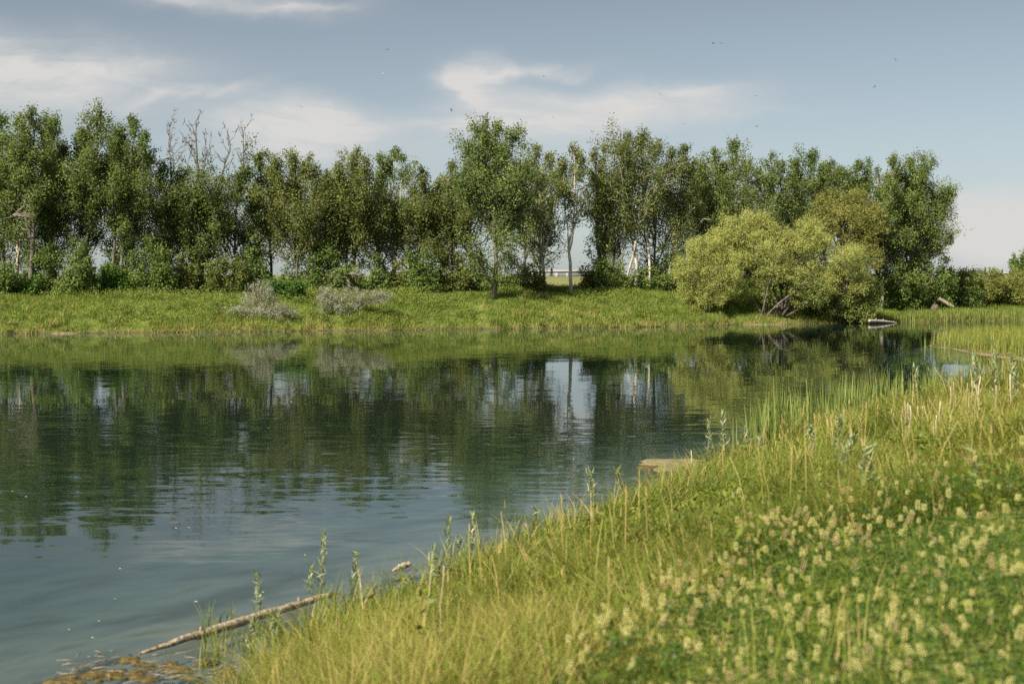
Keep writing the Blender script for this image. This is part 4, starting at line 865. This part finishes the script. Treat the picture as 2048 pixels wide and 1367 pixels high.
# ------------------------------------------------------------------ wood, mats, debris, birds
def log_(name, label, P, R, mat, seed, knots=0, m=12, cat='log', wob=.18):
    rng = np.random.default_rng(seed); P = np.asarray(P, float); k = 26; t = np.linspace(0, 1, k); tt = np.linspace(0, 1, len(P))
    Q = np.stack([np.interp(t, tt, P[:, c]) for c in range(3)], 1); Q += np.concatenate([[np.zeros(3)], rng.normal(size=(k - 2, 3)) * .003, [np.zeros(3)]])
    rr = np.interp(t, np.linspace(0, 1, len(R)), R) * (1 + wob * (rng.random(k) - .5)); mb = MB(); tube(mb, Q, rr, m, .5, .2, rng)
    root = thing(name, Q[0], label, cat); mb.build('trunk', mat, root, False, Q[0])
    if knots:
        kb = MB()
        for q in range(knots):
            i = int(k * (q + .6) / knots); d = unit(np.array([rng.normal() * .4, rng.normal() * .3, 1.0])); r = rr[min(i, k - 1)]; i = min(i, k - 1)
            tube(kb, [Q[i], Q[i] + d * r * 1.2, Q[i] + d * r * 1.9], [r * .55, r * .42, r * .3], 8, .5, .2, rng)
        kb.build('branch_stub', mat, root, False, Q[0])
    return root
a, b = onz(278, 1307, .03), onz(664, 1188, .05)
log_('floating_log', 'long bleached floating log lying along the grassy edge', [a, a * .66 + b * .34 + np.array([0, 0, .012]), a * .33 + b * .67 + np.array([0.01, 0, .012]), b], [.012, .036, .046, .044, .040, .034], M['driftwood'], 901, 2, wob=.08)
a, b = onz(60, 1372, -.06), onz(262, 1312, -.03)
log_('sunken_log', 'dark waterlogged log barely breaking the surface, below the floating log', [a, (a + b) / 2 + np.array([0, 0, .012]), b], [.03, .042, .03], M['bark'], 902, wob=.04)
a, b = onz(785, 1140, .03), onz(822, 1126, .09)
log_('wood_chunk', 'short broken wood chunk at the water edge past the floating log', [a, (a + b) / 2 + np.array([0, 0, .01]), b], [.012, .03, .034, .026], M['driftwood'], 903, 0, cat='wood')
a = onz(1738, 641, .22); b = onz(1794, 645, .03)
log_('fallen_trunk', 'white fallen trunk lying in the water beside the willow bush', [a, (a + b) / 2 + np.array([0, 0, .04]), b], [.11, .10, .075, .04], M['white_wood'], 904, 3)
D = FS(1880, 8); log_('fallen_trunk', 'tan fallen trunk sloping down at the foot of the last big poplar', [at(1878, 597, D), at(1907, 614, D)], [.16, .14, .12], M['driftwood'], 905, 1)
D = FS(1868, 7.5); log_('tree_stump', 'grey rotten stump near the tan fallen trunk', [[pxX(1868, D), D, hz(pxX(1868, D), D) - .1], [pxX(1868, D), D, hz(pxX(1868, D), D) + .65]], [.5, .24, .2], M['bark'], 906, 2, cat='stump')
D = FS(690, 8)
def dead_bush(label, px, py, D, seed, n=16, s=1.4, dirn=(0, -.3, -.2)):
    rng = np.random.default_rng(seed); b = at(px, py, D); mb = MB()
    for k in range(n):
        d = unit(np.array([rng.normal(), rng.normal() * .5, rng.normal() * .5]) + np.array(dirn)); L = s * rng.uniform(.5, 1)
        Q = wander(b, b + d * L, 5, .07, rng); tube(mb, Q, np.linspace(1, .3, 5) * .032, 5)
        for q in range(2):
            e = unit(d + rng.normal(size=3) * .6); tube(mb, [Q[2 + q], Q[2 + q] + e * L * .4], [.018, .008], 4)
    tag(mb.build('dead_branch', M['twig'], None, True, tuple(b)), label, 'dead branch')
dead_bush('pale dead branches splayed like roots above the silvery bushes', 690, 548, FS(690, 7.5), 911)
dead_bush('pale broken branches jutting from the trees at the left edge', 25, 432, FS(25, 8), 912, 12, 1.8, (.6, -.3, .0))
dead_bush('thin dead branches caught beside the trunk of the whitish forked poplar', 1105, 505, FS(1105, 8.5), 913, 7, 1.2, (.5, -.2, -.1))
dead_bush('tangle of grey dead twigs hanging inside the big willow', 1650, 545, FS(1650, .7), 914, 26, 1.5, (0, -.4, -.1))

def mat_patch(name, label, px, py, rx, ry, mat, seed, z=.006, thick=.02, cat='algae mat', n=46, holes=0, rough=.35):
    rng = np.random.default_rng(seed); c = onz(px, py, z); k = 16
    A = np.linspace(0, 2 * PI, n, endpoint=False); rr = 1 + rough * (fbm(np.cos(A) * 2.2 + seed, np.sin(A) * 2.2, seed, 3) - .5) * 2 + .12 * rng.normal(size=n) * rough
    rows = []
    for q in range(k):
        s = q / (k - 1); X = c[0] + np.cos(A) * rr * rx * s; Y = c[1] + np.sin(A) * rr * ry * s
        Z = z + thick * (1 - s ** 4) * (.15 + .9 * vnoise(X * 9, Y * 9, seed) + .6 * vnoise(X * 31, Y * 31, seed + 1)) - (.02 if q == k - 1 else 0); rows.append(np.stack([X, Y, Z], 1))
    V = np.concatenate(rows); i = np.arange(k - 1)[:, None] * n; j = np.arange(n)[None]; F = np.stack([i + j, i + n + j, i + n + (j + 1) % n, i + (j + 1) % n], -1).reshape(-1, 4)
    mb = MB(); mb.add(V, F); return tag(mb.build(name, mat, None, True, tuple(c)), label, cat)
mat_patch('algae_mat', 'dry tan algae mat floating beside the upright grey stick', 1350, 930, .66, .62, M['tan_mat'], 921, thick=.022, n=110, rough=.8)
mat_patch('algae_mat', 'ragged far edge of the tan algae mat, separated by a strip of water', 1345, 920, .52, .22, M['tan_mat'], 923, thick=.015, n=80, rough=.8)
mat_patch('algae_mat', 'narrow greenish edge of algae trailing off the tan mat', 1300, 934, .22, .25, M['algae'], 922, thick=.03)
for k, (px, py, rx, ry, lab) in enumerate([(130, 1362, .15, .08, 'yellow brown algae clump nearest the bottom left corner'), (205, 1347, .15, .08, 'yellow brown algae clump along the sunken log'), (262, 1318, .10, .09, 'brown algae clump caught on the tip of the floating log')]):
    mat_patch('algae_clump', lab, px, py, rx, ry, M['algae'], 930 + k, .002, .022, 'algae', 40, rough=.7)
rng = np.random.default_rng(939)
for k in range(34):
    px = rng.uniform(110, 470); py = rng.uniform(max(1318, 1372 - .25 * (px - 60)), 1372)
    mat_patch('algae_clump', 'small yellow brown algae clump floating in the muddy shallows under the log', px, py, rng.uniform(.025, .11), rng.uniform(.02, .06), M['algae'], 1930 + k, .001, .014, 'algae', 26, rough=.8)['group'] = 'small algae clumps in the shallows'
mat_patch('scum_line', 'tan scum line floating along the edge of the low spit', 1985, 708, .6, 5.5, M['tan_mat'], 940, .004, .012, 'scum')
mat_patch('scum_line', 'thin tan scum strip reaching past the tip of the spit', 1905, 694, .8, .9, M['tan_mat'], 941, .004, .012, 'scum')
mat_patch('stone', 'small grey stone at the water by the grassy point', 1052, 1062, .07, .05, M['twig'], 942, .0, .12, 'stone', rough=.2)
for k, (px, py, rx, ry, lab) in enumerate([(480, 661.5, 1.1, .5, 'bare tan mud ledge at the waterline below the pointed silvery bush'), (130, 666.5, .8, .3, 'bare brown mud ledge at the waterline toward the left'), (720, 660, .9, .3, 'bare mud ledge at the waterline below the silvery bush on dark stems'),
     (1500, 648.5, 2.1, .8, 'wide bare mud flat at the waterline before the willow mound'), (1580, 647, .9, .5, 'muddy roots at the foot of the grey willow trunk'), (1835, 642.5, .7, .3, 'tan mud spot at the waterline right of the white fallen trunk'), (1950, 640.5, 1.0, .3, 'tan mud spot at the waterline below the right bank')]):
    mat_patch('mud_ledge', lab, px, py, rx, ry, M['mud'], 950 + k, .01, .07, 'mud', rough=.5)
for k, (px, py, lab) in enumerate([(230, 1198, 'pale leaf floating alone in the middle of the calm water'), (392, 1203, 'white leaf floating above the log'), (198, 1242, 'tiny pale leaf floating left of the log'), (185, 1275, 'yellow leaf floating near the bottom left'), (138, 1259, 'tiny white leaf floating left of the yellow leaf'),
       (240, 1137, 'pale leaf floating farther out than the others'), (378, 1055, 'bright leaf floating where the ripples begin'), (352, 1056, 'pale leaf floating beside the bright leaf at the ripples'), (1365, 868, 'tan leaf pair floating above the algae mat'), (52, 993, 'white feather floating among dark reflections at the left'), (25, 982, 'second white feather among dark reflections, closer to the left edge'), (610, 1110, 'tan scrap floating near the tallest willow shoot'), (470, 1333, 'white scrap stranded in the shallows under the log')]):
    c = onz(px, py, .004); r_ = np.random.default_rng(970 + k); s = .020 * (1 + c[1] / 26); a = r_.random() * 3
    d = np.array([math.cos(a), math.sin(a) , 0]); q = np.array([-d[1], d[0], 0]); mb = MB()
    t = np.linspace(0, 1, 6); wv = np.sin(t * PI * .92 + .12) ** .8 * .35 * s; up = np.array([0, 0, 1.])
    V = np.stack([c + d * ((t - .5) * s)[:, None] - q * wv[:, None] + up * .006, c + d * ((t - .5) * s)[:, None] + up * (.002 + .006 * t)[:, None], c + d * ((t - .5) * s)[:, None] + q * wv[:, None] + up * .008], 1).reshape(-1, 3)
    mb.add(V, [[3 * i + j, 3 * i + j + 1, 3 * i + j + 4, 3 * i + j + 3] for i in range(5) for j in range(2)]); tag(mb.build('floating_leaf', M['debris'], None, True, tuple(c)), lab, 'leaf')

def litter():
    rng = np.random.default_rng(985); mb = MB()
    for k in range(90):
        c = onz(rng.uniform(120, 540), rng.uniform(1300, 1367), .008); a = rng.normal() * .8 + .4; L = rng.uniform(.03, .22); d = np.array([math.cos(a), math.sin(a), rng.normal() * .03])
        tube(mb, [c - d * L / 2, c + np.array([0, 0, .004]), c + d * L / 2], [.003, .004, .002], 4, rng.random())
    tag(mb.build('straw_litter', M['twig'], None), 'straw and reed litter floating in the muddy shallows', 'litter', kind='stuff')
litter()
def bird(px, py, span_px, bank, head, seed, label, D=95, mat='bird', flap=.25):
    rng = np.random.default_rng(seed); c = at(px, py, D); s = span_px * D / FPX; mb = MB()
    # body, wings and tail as one skin: built nose to +y
    tube(mb, [(0, .24 * s, .0), (0, .19 * s, .01 * s), (0, .1 * s, 0), (0, -.05 * s, 0), (0, -.17 * s, 0), (0, -.25 * s, 0)], np.array([.012, .034, .05, .048, .025, .012]) * s, 8)
    for sg in (-1, 1):
        t = np.linspace(0, 1, 7); ch = np.interp(t, [0, .45, 1], [.17, .13, .02]) * s; x = sg * t * .5 * s; yl = np.interp(t, [0, .45, 1], [.10, .15, -.03]) * s
        z = (np.sin(t * PI * .6) * flap - .0) * .5 * s * .6
        up = np.stack([x, yl, z + .008 * s], 1); dn = np.stack([x, yl - ch, z], 1); lo = np.stack([x, yl - ch * .4, z - .006 * s], 1)
        V = np.stack([up, dn, lo], 1).reshape(-1, 3); F = []
        for i in range(6):
            for j in range(3): F.append([3 * i + j, 3 * i + (j + 1) % 3, 3 * i + 3 + (j + 1) % 3, 3 * i + 3 + j])
        mb.add(V, F)
    tl = np.array([(-.02, -.22, .004), (.02, -.22, .004), (.06, -.36, 0), (-.06, -.36, 0), (-.02, -.22, -.006), (.02, -.22, -.006), (.06, -.36, -.005), (-.06, -.36, -.005)]) * s
    mb.add(tl, [[0, 1, 2, 3], [7, 6, 5, 4], [0, 4, 5, 1], [1, 5, 6, 2], [2, 6, 7, 3], [3, 7, 4, 0]])
    o = mb.build('bird', M[mat], None, True); o.location = c; o.rotation_euler = (rad(rng.uniform(-8, 12)), rad(bank), rad(head)); tag(o, label, 'bird', 'birds wheeling over the pond')
for k, (px, py, sp, bk, hd, lab, mt) in enumerate([
   (775, 99, 11, 8, 10, 'small dark bird gliding highest above the middle left trees', 'bird'), (767, 148, 9, 30, 60, 'white gull catching the sun, the only bright bird', 'white_bird'), (603, 214, 9, 12, 20, 'dark bird in front of the pale cloud above the round topped poplar', 'bird'), (903, 220, 9, 62, 30, 'dark bird on edge, left of the cottonwood spires', 'bird'),
   (1106, 234, 9, 40, 15, 'dark bird in the pale cloud right of the cottonwood spires', 'bird'), (1088, 153, 8, 10, 0, 'faint bird in the tail of the comma shaped cloud', 'bird'), (1320, 188, 11, 42, 10, 'dark bird tilted steeply over the high domed poplar', 'bird'), (1427, 87, 12, 2, 4, 'left bird of the pair flying wing to wing', 'bird'), (1443, 87, 11, -2, -4, 'right bird of the pair flying wing to wing', 'bird'),
   (1367, 248, 8, 8, 0, 'small dark bird just above the two blunt tipped poplar', 'bird'), (1512, 192, 10, 4, 10, 'faint bird gliding level above the cleft topped poplar', 'bird'), (1513, 253, 11, -12, -10, 'dark bird flapping low above the cleft topped poplar', 'bird'), (1791, 120, 10, 62, 30, 'dark bird banking hard, highest at the right', 'bird'), (1749, 174, 12, -40, -20, 'dark bird banking above the flat topped poplar', 'bird'),
   (1824, 185, 5, 10, 0, 'tiny distant bird right of the banking ones', 'bird'), (1943, 459, 12, -26, -30, 'dark bird against the low cloud beyond the last poplar', 'bird'), (1064, 281, 8, 15, 10, 'dark bird skimming the top of the whitish forked poplar', 'bird')]):
    bird(px, py, sp * 1.15, bk, hd + 70 * (k % 2) - 30, 990 + k, lab, 95, mt, .35 if k % 3 else .1)

# ------------------------------------------------------------------ render settings
SC.render.engine = 'CYCLES'
cy = SC.cycles
cy.max_bounces = 9; cy.diffuse_bounces = 6; cy.glossy_bounces = 3; cy.transmission_bounces = 4; cy.transparent_max_bounces = 8
cy.caustics_reflective = False; cy.caustics_refractive = False; cy.sample_clamp_indirect = 6
cy.use_denoising = False
SC.view_settings.view_transform = 'Standard'; SC.view_settings.look = 'None'; SC.view_settings.exposure = 0.78; SC.view_settings.gamma = 1.0
